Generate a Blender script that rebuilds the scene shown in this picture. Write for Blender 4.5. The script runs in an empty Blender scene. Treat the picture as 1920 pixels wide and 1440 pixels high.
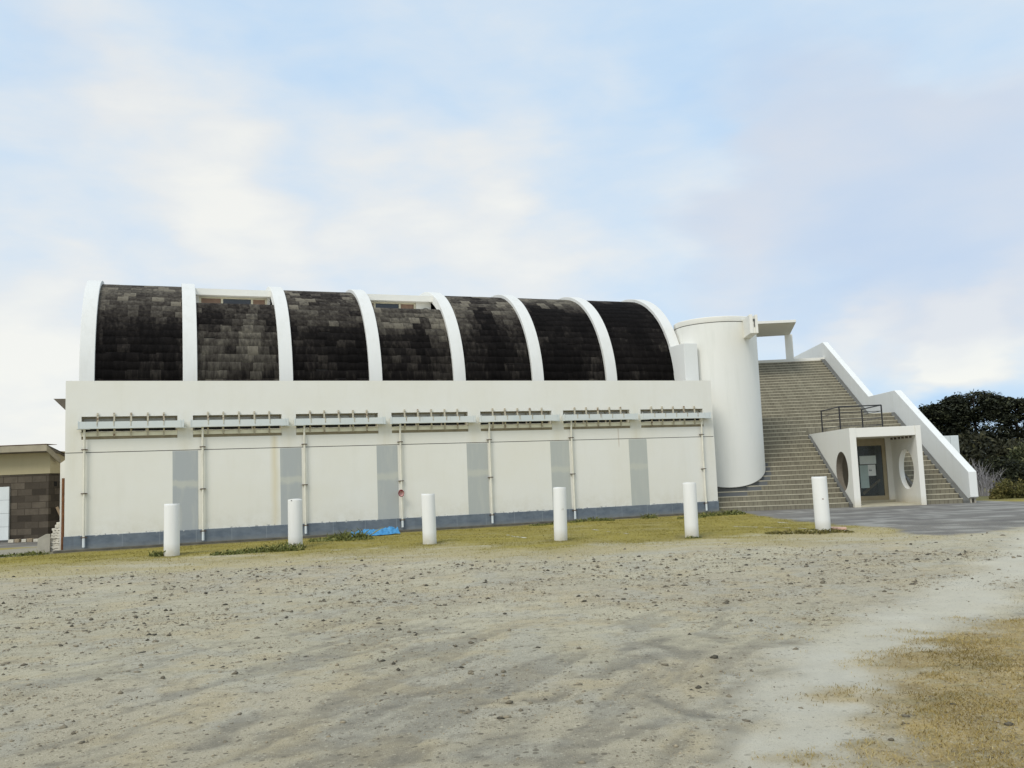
import bpy, bmesh, math, random
import numpy as np
from mathutils import Vector, Matrix

# ------------------------------------------------------------------ camera
S = bpy.context.scene
COL = S.collection
PITCH, ROLL = 0.0998661, -0.0395448
cp, sp = math.cos(PITCH), math.sin(PITCH)
fw = Vector((0, cp, sp)); up = Vector((0, -sp, cp)); rt = Vector((1, 0, 0))
c_, s_ = math.cos(ROLL), math.sin(ROLL)
R2 = rt * c_ + up * s_; U2 = up * c_ - rt * s_
cd = bpy.data.cameras.new('camera'); cam = bpy.data.objects.new('camera', cd); COL.objects.link(cam)
cd.sensor_width = 36.0; cd.lens = 1700 / 1920 * 36.0; cd.clip_start = 0.1; cd.clip_end = 8000
m = Matrix(((R2.x, U2.x, -fw.x, 0), (R2.y, U2.y, -fw.y, 0), (R2.z, U2.z, -fw.z, 1.7), (0, 0, 0, 1)))
cam.matrix_world = m
S.camera = cam
S.view_settings.view_transform = 'Standard'; S.view_settings.look = 'None'
S.view_settings.exposure = 0.32; S.view_settings.gamma = 1.0

# ------------------------------------------------------------------ sun + sky
SUN_DIR = Vector((-0.36, -0.60, 0.72)).normalized()          # towards the sun
sl = bpy.data.lights.new('sun', 'SUN'); sl.energy = 1.5; sl.angle = math.radians(24); sl.color = (1.0, 0.955, 0.86)
so = bpy.data.objects.new('sun', sl); COL.objects.link(so)
so.rotation_euler = SUN_DIR.to_track_quat('Z', 'Y').to_euler(); so.location = (-20, -30, 40)

W = bpy.data.worlds.new('World'); S.world = W; W.use_nodes = True
nt = W.node_tree; nt.nodes.clear()
def N(t, tree=None, **kw):
    n = (tree or nt).nodes.new(t)
    for k, v in kw.items(): setattr(n, k, v)
    return n
def sky():
    L = nt.links.new
    out = N('ShaderNodeOutputWorld')
    st = N('ShaderNodeTexSky', sky_type='NISHITA', sun_disc=False)
    st.sun_elevation = math.asin(SUN_DIR.z); st.sun_rotation = math.atan2(SUN_DIR.x, SUN_DIR.y)
    st.air_density = 1.0; st.dust_density = 1.2; st.ozone_density = 1.0
    bg = N('ShaderNodeBackground'); bg.inputs['Strength'].default_value = 0.11
    L(st.outputs[0], bg.inputs['Color'])
    tc = N('ShaderNodeTexCoord'); sx = N('ShaderNodeSeparateXYZ'); L(tc.outputs['Generated'], sx.inputs[0])
    def mth(op, a, b=None, clamp=False):
        n = N('ShaderNodeMath', operation=op, use_clamp=clamp)
        for i, v in enumerate((a, b)):
            if v is None: continue
            if isinstance(v, (int, float)): n.inputs[i].default_value = v
            else: L(v, n.inputs[i])
        return n.outputs[0]
    K = 2 ** -0.30
    def ramp(f, stops, interp='EASE'):
        r = N('ShaderNodeValToRGB'); r.color_ramp.interpolation = interp
        e = r.color_ramp.elements
        while len(e) < len(stops): e.new(0.5)
        for k, (p, c) in zip(e, stops): k.position = p; k.color = (*c, 1)
        L(f, r.inputs[0]); return r
    mp = N('ShaderNodeMapping'); L(tc.outputs['Generated'], mp.inputs[0])
    mp.inputs['Scale'].default_value = (1.0, 1.0, 2.6); mp.inputs['Rotation'].default_value = (0, math.radians(9), 0)
    def noise(scale, det, rough, dist, off):
        m2 = N('ShaderNodeMapping'); L(mp.outputs[0], m2.inputs[0]); m2.inputs['Location'].default_value = off
        n = N('ShaderNodeTexNoise'); n.inputs['Scale'].default_value = scale; n.inputs['Detail'].default_value = det
        n.inputs['Roughness'].default_value = rough; n.inputs['Distortion'].default_value = dist; L(m2.outputs[0], n.inputs['Vector'])
        return n.outputs['Fac']
    n1 = noise(3.4, 6, 0.52, 0.35, (3.1, 1.7, 0.4)); n2 = noise(9.0, 6, 0.55, 0.2, (0.2, 5.0, 2.0)); n3 = noise(2.3, 4, .5, .3, (7.3, 0.6, 1.1))
    wv = N('ShaderNodeVectorMath', operation='ADD'); L(tc.outputs['Generated'], wv.inputs[0])
    nc = N('ShaderNodeTexNoise'); nc.inputs['Scale'].default_value = 5.0; nc.inputs['Detail'].default_value = 5; L(mp.outputs[0], nc.inputs['Vector'])
    sc = N('ShaderNodeVectorMath', operation='MULTIPLY_ADD'); L(nc.outputs['Color'], sc.inputs[0]); sc.inputs[1].default_value = (.24, .24, .14); sc.inputs[2].default_value = (-.12, -.12, -.07)
    L(sc.outputs[0], wv.inputs[1])
    nv = N('ShaderNodeVectorMath', operation='NORMALIZE'); L(wv.outputs[0], nv.inputs[0])
    # cloud banks: bearing, angular radius in degrees, weight (+ lit cream cloud, - gap of thin blue)
    def bank(d, r, w):
        dn = N('ShaderNodeVectorMath', operation='DOT_PRODUCT'); L(nv.outputs[0], dn.inputs[0]); dn.inputs[1].default_value = Vector(d).normalized()
        mr = N('ShaderNodeMapRange', interpolation_type='SMOOTHERSTEP'); L(dn.outputs['Value'], mr.inputs[0])
        mr.inputs[1].default_value = math.cos(math.radians(r)); mr.inputs[2].default_value = 1.0; mr.inputs[3].default_value = 0; mr.inputs[4].default_value = w
        return mr.outputs[0]
    acc = mth('MULTIPLY', mth('SUBTRACT', n1, 0.5), 0.60)
    acc = mth('ADD', acc, mth('MULTIPLY', mth('SUBTRACT', n2, 0.5), 0.62))
    for d, r, w in SKY_BANKS: acc = mth('ADD', acc, bank(d, r, w*.42))
    zc = mth('MAXIMUM', sx.outputs['Z'], 0.0)
    hz = ramp(zc, [(0.0, (1, 1, 1)), (0.20, (0.0, 0.0, 0.0))])
    acc = mth('ADD', acc, mth('MULTIPLY', hz.outputs[0], 0.10))
    col = ramp(mth('ADD', acc, 0.5, True), [(0.05, (.50*K, .70*K, .94*K)), (0.32, (.595*K, .755*K, .93*K)), (0.54, (.695*K, .80*K, .905*K)), (0.80, (.835*K, .86*K, .865*K)), (1.0, (.93*K, .93*K, .885*K))], 'LINEAR')
    lil = mth('MULTIPLY', ramp(mth('ADD', mth('MULTIPLY', mth('SUBTRACT', n3, .5), 1.1), LILAC(bank, mth), True), [(0.10, (0, 0, 0)), (0.75, (1, 1, 1))]).outputs[0], 0.55)
    mixc = N('ShaderNodeMixRGB'); L(lil, mixc.inputs[0]); L(col.outputs[0], mixc.inputs[1]); mixc.inputs[2].default_value = (.625*K, .675*K, .785*K, 1)
    cl = N('ShaderNodeBackground'); L(mixc.outputs[0], cl.inputs['Color'])
    ms = N('ShaderNodeMixShader'); ms.inputs[0].default_value = 0.92; L(bg.outputs[0], ms.inputs[1]); L(cl.outputs[0], ms.inputs[2])
    L(ms.outputs[0], out.inputs[0])
def bearing(x, y): return fw + (R2*(x-960) - U2*(y-720))/1700.0     # compass bearing and height of a cloud bank
SKY_BANKS = [(bearing(*p), r, w) for p, r, w in [((230, 330), 10, .55), ((560, 330), 10, .45), ((400, 240), 7, .30), ((490, 505), 6, .50), ((850, 480), 9, .42), ((1120, 400), 9, .38), ((1380, 370), 9, .30), ((860, 330), 8, .30),
    ((40, 780), 10, .75), ((-60, 560), 9, .35), ((1700, 640), 5, 1.2), ((1800, 615), 4.5, 1.1), ((1900, 595), 5, 1.1), ((1610, 660), 3.5, .7), ((1800, 590), 4, .3), ((1000, 520), 8, .25), ((120, 60), 8, .10),
    ((1180, 185), 8, -.36), ((1340, 60), 8, -.32), ((470, 90), 9, -.28), ((10, 190), 6, -.40), ((330, 450), 8, -.30), ((1640, 560), 7, -.60), ((1830, 735), 8, -1.0), ((1680, 770), 6, -.7), ((1760, 470), 8, -.25), ((1240, 550), 7, -.30), ((760, 110), 10, -.16), ((1700, 140), 10, -.15), ((930, 250), 6, -.18), ((90, 480), 6, -.25)]]
LIL = [(bearing(*p), r, w) for p, r, w in [((1550, 430), 12, .55), ((1860, 380), 11, .55), ((1500, 250), 10, .30), ((130, 170), 7, .30), ((1830, 480), 7, .2)]]
def LILAC(bank, mth):
    a = None
    for d, r, w in LIL: a = bank(d, r, w) if a is None else mth('ADD', a, bank(d, r, w))
    return a
sky()

# ------------------------------------------------------------------ helpers
rng = np.random.default_rng(7); random.seed(5)
WX, WY, PHI = -13.111, 26.474, 0.3613          # hall corner and the direction of its long wall
SO = (7.634, 34.475); PSI = -0.056             # staircase origin and direction
def to_hall(x, y):
    c, s = np.cos(PHI), np.sin(PHI); return (x-WX)*c+(y-WY)*s, -(x-WX)*s+(y-WY)*c
def hall_xy(u, v):
    c, s = math.cos(PHI), math.sin(PHI); return WX+u*c-v*s, WY+u*s+v*c
def stair_xy(a, b):
    c, s = math.cos(PSI), math.sin(PSI); return SO[0]+a*c-b*s, SO[1]+a*s+b*c

def _hash(i, j, seed):
    h = (i.astype(np.int64)*374761393 + j.astype(np.int64)*668265263 + seed*1442695041) & 0xffffffff
    h = ((h ^ (h >> 13))*1274126177) & 0xffffffff
    return ((h ^ (h >> 16)) & 0xffff)/65535.0
def vnoise(x, y, seed=0):
    xi, yi = np.floor(x), np.floor(y); fx, fy = x-xi, y-yi
    fx = fx*fx*(3-2*fx); fy = fy*fy*(3-2*fy)
    a, b = _hash(xi, yi, seed), _hash(xi+1, yi, seed); c, d = _hash(xi, yi+1, seed), _hash(xi+1, yi+1, seed)
    return (a*(1-fx)+b*fx)*(1-fy)+(c*(1-fx)+d*fx)*fy
def fbm(x, y, sc, oc=4, seed=0):
    v = 0; a = .5; t = 0
    for k in range(oc):
        v = v+a*vnoise(x*sc, y*sc, seed+k*17); t += a; a *= .55; sc *= 2.03
    return v/t

def tag(o, label=None, cat=None, group=None, kind=None):
    if label: o['label'] = label
    if cat: o['category'] = cat
    if group: o['group'] = group
    if kind: o['kind'] = kind
    return o
def empty(name, loc, rz=0.0, label=None, cat=None, group=None):
    o = bpy.data.objects.new(name, None); COL.objects.link(o)
    o.location = loc; o.rotation_euler = (0, 0, rz); o.empty_display_size = .2
    return tag(o, label, cat, group)

class MB:
    """collects faces and builds one mesh object"""
    def __init__(s): s.v = []; s.f = []; s.mi = []; s.cur = 0
    def face(s, pts):
        n = len(s.v); s.v += [tuple(p) for p in pts]; s.f.append(tuple(range(n, n+len(pts)))); s.mi.append(s.cur)
    def mesh(s, vs, fs):
        n = len(s.v); s.v += [tuple(p) for p in vs]; s.f += [tuple(i+n for i in f) for f in fs]; s.mi += [s.cur]*len(fs)
    def box(s, x0, x1, y0, y1, z0, z1):
        vs = [(x0,y0,z0),(x1,y0,z0),(x1,y1,z0),(x0,y1,z0),(x0,y0,z1),(x1,y0,z1),(x1,y1,z1),(x0,y1,z1)]
        s.mesh(vs, [(0,3,2,1),(4,5,6,7),(0,1,5,4),(1,2,6,5),(2,3,7,6),(3,0,4,7)])
    def obox(s, c, ax, ay, az):
        """box from centre and three half-axis vectors"""
        c, ax, ay, az = map(Vector, (c, ax, ay, az)); vs = []
        for k in (-1, 1):
            for i, j in ((-1,-1),(1,-1),(1,1),(-1,1)): vs.append(c+ax*i+ay*j+az*k)
        s.mesh(vs, [(0,3,2,1),(4,5,6,7),(0,1,5,4),(1,2,6,5),(2,3,7,6),(3,0,4,7)])
    def prism(s, poly, off):
        """poly: list of 3-D points, extruded by off"""
        n = len(poly); off = Vector(off); a = [Vector(p) for p in poly]; b = [p+off for p in a]
        s.mesh(a+b, [tuple(range(n-1, -1, -1)), tuple(range(n, 2*n))]+[(i, (i+1) % n, n+(i+1) % n, n+i) for i in range(n)])
    def tube(s, path, r, n=10, cap=True):
        P = [Vector(p) for p in path]; rs = r if isinstance(r, (list, tuple)) else [r]*len(P); vs = []
        for i, p in enumerate(P):
            d = (P[min(i+1, len(P)-1)]-P[max(i-1, 0)]).normalized()
            h = Vector((0,0,1)) if abs(d.z) < .9 else Vector((1,0,0))
            e1 = d.cross(h).normalized(); e2 = d.cross(e1)
            for k in range(n):
                t = 2*math.pi*k/n; vs.append(p+e1*(rs[i]*math.cos(t))+e2*(rs[i]*math.sin(t)))
        fs = []
        for i in range(len(P)-1):
            for k in range(n):
                a, b = i*n+k, i*n+(k+1) % n; fs.append((a, a+n, b+n, b))
        if cap: fs += [tuple(range(n)), tuple(range(len(vs)-1, len(vs)-n-1, -1))]
        s.mesh(vs, fs)
    def build(s, name, mat, parent=None, smooth=False, bevel=0, seg=2, auto=False):
        me = bpy.data.meshes.new(name); me.from_pydata(s.v, [], s.f); 
        mats = mat if isinstance(mat, (list, tuple)) else [mat]
        for x in mats: me.materials.append(x)
        me.polygons.foreach_set('material_index', s.mi)
        bm = bmesh.new(); bm.from_mesh(me)
        if smooth or bevel: bmesh.ops.remove_doubles(bm, verts=bm.verts, dist=1e-5)
        bmesh.ops.recalc_face_normals(bm, faces=bm.faces); bm.to_mesh(me); bm.free()
        if smooth:
            me.polygons.foreach_set('use_smooth', [True]*len(me.polygons))
            me.set_sharp_from_angle(angle=math.radians(38))
        o = bpy.data.objects.new(name, me); COL.objects.link(o)
        if parent: o.parent = parent
        if bevel:
            b = o.modifiers.new('bevel', 'BEVEL'); b.width = bevel; b.segments = seg; b.limit_method = 'ANGLE'; b.angle_limit = math.radians(40)
            b.harden_normals = False
        return o
def np_mesh(name, V, F, mat, parent=None, attrs=None, mats_idx=None, smooth=False):
    """fast mesh from arrays; F is (n,3) or (n,4); attrs: name -> per-vertex floats or rgb"""
    me = bpy.data.meshes.new(name); V = np.asarray(V, np.float32); F = np.asarray(F, np.int32); k = F.shape[1]
    me.vertices.add(len(V)); me.vertices.foreach_set('co', V.ravel())
    me.loops.add(F.size); me.loops.foreach_set('vertex_index', F.ravel())
    me.polygons.add(len(F)); me.polygons.foreach_set('loop_start', np.arange(0, F.size, k, dtype=np.int32))
    me.polygons.foreach_set('loop_total', np.full(len(F), k, np.int32))
    for x in (mat if isinstance(mat, (list, tuple)) else [mat]): me.materials.append(x)
    if mats_idx is not None: me.polygons.foreach_set('material_index', np.asarray(mats_idx, np.int32))
    me.update(calc_edges=True)
    if smooth: me.polygons.foreach_set('use_smooth', [True]*len(F))
    for an, av in (attrs or {}).items():
        av = np.asarray(av, np.float32)
        if av.ndim == 1:
            a = me.attributes.new(an, 'FLOAT', 'POINT'); a.data.foreach_set('value', av)
        else:
            a = me.attributes.new(an, 'FLOAT_COLOR', 'POINT'); a.data.foreach_set('color', np.c_[av, np.ones(len(av))].astype(np.float32).ravel())
    o = bpy.data.objects.new(name, me); COL.objects.link(o)
    if parent: o.parent = parent
    return o

# ------------------------------------------------------------------ materials
class NT:
    def __init__(s, name):
        s.m = bpy.data.materials.new(name); s.m.use_nodes = True; s.t = s.m.node_tree
        s.b = s.t.nodes['Principled BSDF']; s.tc = None
    def n(s, t, **kw): return N(t, s.t, **kw)
    def L(s, a, b): s.t.links.new(a, b)
    def co(s, kind='Object', scale=(1,1,1), loc=(0,0,0)):
        if not s.tc: s.tc = s.n('ShaderNodeTexCoord')
        mp = s.n('ShaderNodeMapping'); s.L(s.tc.outputs[kind], mp.inputs[0])
        mp.inputs['Scale'].default_value = scale; mp.inputs['Location'].default_value = loc
        return mp.outputs[0]
    def noise(s, scale, det=4, rough=.55, vec=None, dist=0, stretch=(1,1,1)):
        x = s.n('ShaderNodeTexNoise'); x.inputs['Scale'].default_value = scale; x.inputs['Detail'].default_value = det
        x.inputs['Roughness'].default_value = rough; x.inputs['Distortion'].default_value = dist
        s.L(vec if vec is not None else s.co(scale=stretch), x.inputs['Vector']); return x.outputs['Fac']
    def ramp(s, f, stops, interp='LINEAR'):
        r = s.n('ShaderNodeValToRGB'); e = r.color_ramp.elements; r.color_ramp.interpolation = interp
        while len(e) < len(stops): e.new(.5)
        for k, (p, c) in zip(e, stops): k.position = p; k.color = (c, c, c, 1) if isinstance(c, (int, float)) else (*c, 1)
        s.L(f, r.inputs[0]); return r.outputs[0]
    def mix(s, fac, a, b, mode='MIX'):
        x = s.n('ShaderNodeMixRGB', blend_type=mode)
        for i, v in enumerate((fac, a, b)):
            if isinstance(v, (int, float)): x.inputs[i].default_value = v if i == 0 else (v, v, v, 1)
            elif isinstance(v, tuple): x.inputs[i].default_value = (*v, 1)
            else: s.L(v, x.inputs[i])
        return x.outputs[0]
    def math(s, op, a, b=None, clamp=False):
        x = s.n('ShaderNodeMath', operation=op, use_clamp=clamp)
        for i, v in enumerate((a, b)):
            if v is None: continue
            if isinstance(v, (int, float)): x.inputs[i].default_value = v
            else: s.L(v, x.inputs[i])
        return x.outputs[0]
    def attr(s, name, out='Fac'):
        a = s.n('ShaderNodeAttribute'); a.attribute_name = name; return a.outputs[out]
    def bump(s, h, strength=.3, dist=.02):
        b = s.n('ShaderNodeBump'); b.inputs['Strength'].default_value = strength; b.inputs['Distance'].default_value = dist
        s.L(h, b.inputs['Height']); s.L(b.outputs[0], s.b.inputs['Normal'])
    def done(s, col=None, rough=.8, metal=0, spec=.5):
        if col is not None:
            if isinstance(col, tuple): s.b.inputs['Base Color'].default_value = (*col, 1)
            else: s.L(col, s.b.inputs['Base Color'])
        if isinstance(rough, (int, float)): s.b.inputs['Roughness'].default_value = rough
        else: s.L(rough, s.b.inputs['Roughness'])
        s.b.inputs['Metallic'].default_value = metal; s.b.inputs['Specular IOR Level'].default_value = spec
        return s.m
def plain(name, col, rough=.7, var=.12, scale=6, metal=0, spec=.4, bump=0):
    q = NT(name); n = q.noise(scale, 5, .6)
    c = q.mix(q.ramp(n, [(.3, 0.0), (.7, 1.0)]), tuple(x*(1-var) for x in col), tuple(min(1, x*(1+var)) for x in col))
    if bump: q.bump(q.noise(scale*12, 4, .6), bump, .01)
    return q.done(c, rough, metal, spec)
def painted_wall(name, base, dirt, amount=.35, streak=.5, low=None):
    q = NT(name)
    patch = q.ramp(q.noise(.55, 5, .6), [(.35, 0.0), (.75, 1.0)])
    st = q.ramp(q.noise(1.0, 5, .65, stretch=(3, 3, .4)), [(.50, 0.0), (.85, 1.0)])
    c = q.mix(q.math('MULTIPLY', patch, amount), base, tuple(.93*x+.04*y for x, y in zip(base, dirt)))
    c = q.mix(q.math('MULTIPLY', st, streak), c, dirt)
    sp = q.ramp(q.noise(38, 3, .6), [(.66, 0.0), (.74, 1.0)])
    c = q.mix(q.math('MULTIPLY', sp, .10), c, tuple(.6*x for x in dirt))
    if low: # splash dirt just above the base
        sz = q.n('ShaderNodeSeparateXYZ'); q.L(q.co(), sz.inputs[0])
        lo = q.math('MULTIPLY', q.ramp(sz.outputs[2], [(0.0, 1.0), (low[0], 0.0)]), q.noise(3, 5, .7))
        c = q.mix(q.math('MULTIPLY', lo, low[1]), c, low[2])
    q.bump(q.noise(55, 4, .6), .10, .01)
    return q.done(c, .82, 0, .3)

WHITE = (.82, .80, .735); DIRT = (.58, .53, .40)
M = {}
def hall_wall_mat():
    """white render: patchy, streaked, with rusty runs below the sills"""
    q = NT('white_render'); sx = q.n('ShaderNodeSeparateXYZ'); q.L(q.co(), sx.inputs[0]); u, z = sx.outputs[0], sx.outputs[2]
    patch = q.ramp(q.noise(.45, 5, .6), [(.35, 0.0), (.75, 1.0)])
    c = q.mix(patch, (.83, .815, .755), (.80, .775, .685))
    st = q.ramp(q.noise(1.0, 6, .65, stretch=(2.2, 2.2, .35)), [(.52, 0.0), (.85, 1.0)])
    c = q.mix(q.math('MULTIPLY', st, .20), c, (.62, .59, .48))
    # rows of faint runs between the windows
    ph = q.math('ABSOLUTE', q.math('SUBTRACT', q.math('FRACT', q.math('DIVIDE', q.math('SUBTRACT', u, 0.20), 3.096)), .5))
    run = q.math('MULTIPLY', q.ramp(ph, [(.40, 0.0), (.5, 1.0)]), q.ramp(z, [(.0, 0.0), (.45, 0.0), (.50, 1.0), (.74, 1.0), (.80, 0.0)]))
    zz = q.math('DIVIDE', z, 5.0); run = q.math('MULTIPLY', q.ramp(ph, [(.40, 0.0), (.5, 1.0)]), q.ramp(zz, [(.3, .25), (.56, .9), (.76, .7), (.84, 0.0)]))
    c = q.mix(q.math('MULTIPLY', q.math('MULTIPLY', run, q.noise(1, 6, .7, stretch=(9, 9, .9))), .55), c, (.62, .55, .36))
    # one yellow run from the second sill down to the plinth
    e = q.math('ABSOLUTE', q.math('SUBTRACT', u, q.math('ADD', 5.80, q.math('MULTIPLY', q.noise(.6, 2), .25))))
    rr = q.math('MULTIPLY', q.ramp(e, [(.0, 1.0), (.17, 0.0)]), q.ramp(zz, [(.05, .6), (.5, .9), (.64, .85), (.67, 0.0)]))
    c = q.mix(q.math('MULTIPLY', rr, .55), c, (.66, .54, .27))
    e2 = q.math('ABSOLUTE', q.math('SUBTRACT', u, 18.05))
    c = q.mix(q.math('MULTIPLY', q.math('MULTIPLY', q.ramp(e2, [(.0, 1.0), (.035, 0.0)]), q.ramp(zz, [(.50, 0.0), (.53, .8), (.64, .8), (.66, 0.0)])), .55), c, (.42, .30, .18))
    lowm = q.math('MULTIPLY', q.ramp(zz, [(.086, 1.0), (.096, 0.0)]), q.ramp(q.noise(7, 4, .6), [(.55, 0.0), (.60, 1.0)])); c = q.mix(lowm, c, (.17, .19, .21))
    lowd = q.math('MULTIPLY', q.ramp(zz, [(.09, .75), (.22, 0.0)]), q.ramp(q.noise(2.4, 6, .7), [(.40, 0.0), (.70, 1.0)])); c = q.mix(q.math('MULTIPLY', lowd, .5), c, (.55, .50, .36))
    gr = q.ramp(q.noise(60, 3, .6), [(.62, 0.0), (.75, 1.0)]); c = q.mix(q.math('MULTIPLY', gr, .07), c, (.35, .33, .27))
    q.bump(q.mix(.3, q.noise(55, 4, .6), q.noise(2.2, 4, .5)), .16, .02)
    return q.done(c, .85, 0, .25)
M['wall'] = hall_wall_mat()
M['white'] = painted_wall('white_paint', WHITE, DIRT, .4, .16, (.35, .9, (.50, .42, .24)))
M['rib'] = painted_wall('rib_paint', (.75, .745, .71), (.46, .44, .36), .55, .28)
M['drum'] = painted_wall('drum_paint', (.80, .79, .735), (.60, .61, .54), .8, .38)
M['post'] = painted_wall('bollard_paint', (.83, .825, .80), (.62, .58, .48), .4, .30, (.32, 1.3, (.42, .37, .22)))
def pilaster_mat():
    q = NT('grey_patch_paint'); sx = q.n('ShaderNodeSeparateXYZ'); q.L(q.co(), sx.inputs[0]); u, z = sx.outputs[0], sx.outputs[2]
    c = q.mix(q.math('DIVIDE', u, 20.0, True), (.40, .425, .44), (.50, .515, .475))
    n = q.noise(2.6, 6, .62)
    band = q.math('ABSOLUTE', q.math('SUBTRACT', q.math('ADD', z, q.math('MULTIPLY', n, .32)), 1.98))
    c = q.mix(q.math('MULTIPLY', q.ramp(band, [(.06, 1.0), (.15, 0.0)]), .55), c, (.60, .595, .51))
    c = q.mix(q.math('MULTIPLY', q.ramp(q.noise(1.4, 5, .6, stretch=(3, 3, .5)), [(.5, 0.0), (.72, 1.0)]), .4), c, (.58, .58, .52))
    q.bump(q.noise(50, 4, .6), .12, .01)
    return q.done(c, .8, 0, .3)
M['pilaster'] = pilaster_mat()
def plinth_mat():
    q = NT('slate_blue_plinth'); n = q.noise(2.2, 6, .65, stretch=(1, 1, 1.8))
    c = q.mix(q.ramp(n, [(.35, 0.0), (.7, 1.0)]), (.120, .148, .180), (.20, .232, .262))
    st = q.ramp(q.noise(1, 5, .7, stretch=(7, 7, .8)), [(.55, 0.0), (.75, 1.0)]); c = q.mix(q.math('MULTIPLY', st, .35), c, (.06, .065, .07))
    fl = q.ramp(q.noise(16, 4, .7), [(.70, 0.0), (.74, 1.0)]); c = q.mix(q.math('MULTIPLY', fl, .5), c, (.42, .43, .42))
    sx = q.n('ShaderNodeSeparateXYZ'); q.L(q.co(), sx.inputs[0])
    lo = q.math('MULTIPLY', q.ramp(sx.outputs[2], [(.03, 1.0), (.20, 0.0)]), q.noise(5, 5, .7)); c = q.mix(q.math('MULTIPLY', lo, 1.1), c, (.28, .27, .22))
    top = q.math('MULTIPLY', q.ramp(sx.outputs[2], [(.385, 0.0), (.43, 1.0)]), q.ramp(q.noise(5, 5, .65), [(.57, 0.0), (.62, 1.0)])); c = q.mix(q.math('MULTIPLY', top, .9), c, (.66, .65, .58))
    jt = q.math('LESS_THAN', q.math('ABSOLUTE', q.math('SUBTRACT', q.math('FRACT', q.math('DIVIDE', sx.outputs[0], 1.03)), .5)), .008); c = q.mix(q.math('MULTIPLY', jt, .35), c, (.40, .42, .42))
    q.bump(q.noise(30, 5, .6), .25, .01); return q.done(c, .75, 0, .35)
M['plinth'] = plinth_mat()
def shingle_mat():
    q = NT('slate_shingle'); t = q.attr('tint')
    n = q.noise(5.5, 5, .65, stretch=(1.6, 1.6, .4))
    f = q.math('ADD', t, q.math('MULTIPLY', q.math('SUBTRACT', n, .5), 1.0), True)
    c = q.ramp(f, [(0.0, (.0045, .0036, .0036)), (.30, (.013, .0108, .0102)), (.52, (.042, .036, .031)), (.75, (.092, .082, .068)), (1.0, (.185, .165, .13))])
    q.bump(q.noise(45, 5, .65), .35, .01); return q.done(c, .86, 0, .12)
M['shingle'] = shingle_mat()
M['dark'] = plain('dark_void', (.012, .011, .010), .9, .2)
M['joint'] = plain('joint_shadow', (.06, .055, .045), .9, .2)
M['cream'] = plain('cream_frame', (.66, .61, .46), .6, .12, 3)
M['clip'] = plain('dark_clip', (.12, .085, .06), .8, .3, 9)
M['sill'] = plain('cream_sill', (.86, .82, .65), .6, .10, 3)
M['pipe'] = plain('cream_pipe', (.77, .74, .635), .5, .10, 2.5)
def gutter_mat():
    q = NT('pale_gutter'); n = q.ramp(q.noise(1.1, 4, .6), [(.35, 0.0), (.7, 1.0)])
    c = q.mix(n, (.62, .665, .66), (.72, .735, .705))
    st = q.ramp(q.noise(1, 5, .7, stretch=(6, 6, 1)), [(.60, 0.0), (.72, 1.0)]); c = q.mix(q.math('MULTIPLY', st, .3), c, (.42, .38, .30))
    return q.done(c, .5, 0, .4)
M['gutter'] = gutter_mat()
def rusty():
    q = NT('rust_spotted_cream'); n = q.noise(9, 5, .7)
    c = q.mix(q.ramp(n, [(.52, 0.0), (.64, 1.0)]), (.55, .50, .38), (.20, .11, .055)); return q.done(c, .75)
M['bracket'] = rusty()
M['frost'] = plain('frosted_glass', (.44, .43, .385), .35, .18, 2.5, 0, .5)
M['sillbrown'] = plain('brown_sill', (.29, .245, .155), .85, .2, 4)
M['brown'] = plain('brown_panel', (.27, .175, .125), .7, .15, 3)
M['glass'] = NT('dark_glass').done((.016, .019, .024), .06, 0, .7)
def step_mat():
    """brown ceramic step tiles; a painted grey band follows the drum"""
    q = NT('brown_step_tile'); br = q.n('ShaderNodeTexBrick')
    sx = q.n('ShaderNodeSeparateXYZ'); q.L(q.co(), sx.inputs[0]); cv = q.n('ShaderNodeCombineXYZ')
    q.L(sx.outputs[0], cv.inputs[0]); q.L(q.math('ADD', sx.outputs[1], q.math('MULTIPLY', sx.outputs[2], 1.7)), cv.inputs[1])
    q.L(cv.outputs[0], br.inputs['Vector'])
    br.inputs['Scale'].default_value = 1; br.inputs['Brick Width'].default_value = .165; br.inputs['Row Height'].default_value = 50
    br.inputs['Mortar Size'].default_value = .007; br.inputs['Mortar Smooth'].default_value = .3; br.offset = 0
    br.inputs['Color1'].default_value = (.205, .185, .130, 1); br.inputs['Color2'].default_value = (.26, .238, .172, 1); br.inputs['Mortar'].default_value = (.085, .075, .053, 1)
    c = q.mix(q.math('MULTIPLY', q.ramp(q.noise(.35, 5, .6), [(.35, 0.0), (.7, 1.0)]), .5), br.outputs[0], (.135, .115, .08))
    c = q.mix(q.math('MULTIPLY', q.ramp(q.noise(2.2, 5, .65, stretch=(3, .6, .6)), [(.52, 0.0), (.72, 1.0)]), .5), c, (.085, .07, .05))
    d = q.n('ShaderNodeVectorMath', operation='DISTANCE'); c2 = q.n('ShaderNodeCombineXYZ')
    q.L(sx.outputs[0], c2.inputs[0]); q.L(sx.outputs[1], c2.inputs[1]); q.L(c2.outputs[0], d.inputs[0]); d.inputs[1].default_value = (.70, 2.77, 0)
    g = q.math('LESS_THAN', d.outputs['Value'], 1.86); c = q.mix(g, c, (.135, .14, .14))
    q.bump(q.noise(40, 3), .15, .005); return q.done(c, .6, 0, .4)
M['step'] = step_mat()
M['nosing'] = plain('pale_nosing', (.48, .44, .33), .7, .18, 2.2)
M['channel'] = plain('grey_channel', (.125, .125, .115), .85, .2, 3)
M['rail'] = plain('black_rail', (.018, .018, .02), .45, .2, 5)
M['doorframe'] = plain('bronze_frame', (.36, .30, .19), .45, .1, 4)
M['floor'] = plain('porch_floor', (.46, .42, .31), .8, .15, 2)
M['paper'] = plain('paper', (.62, .68, .67), .8, .05, 5)
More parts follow.
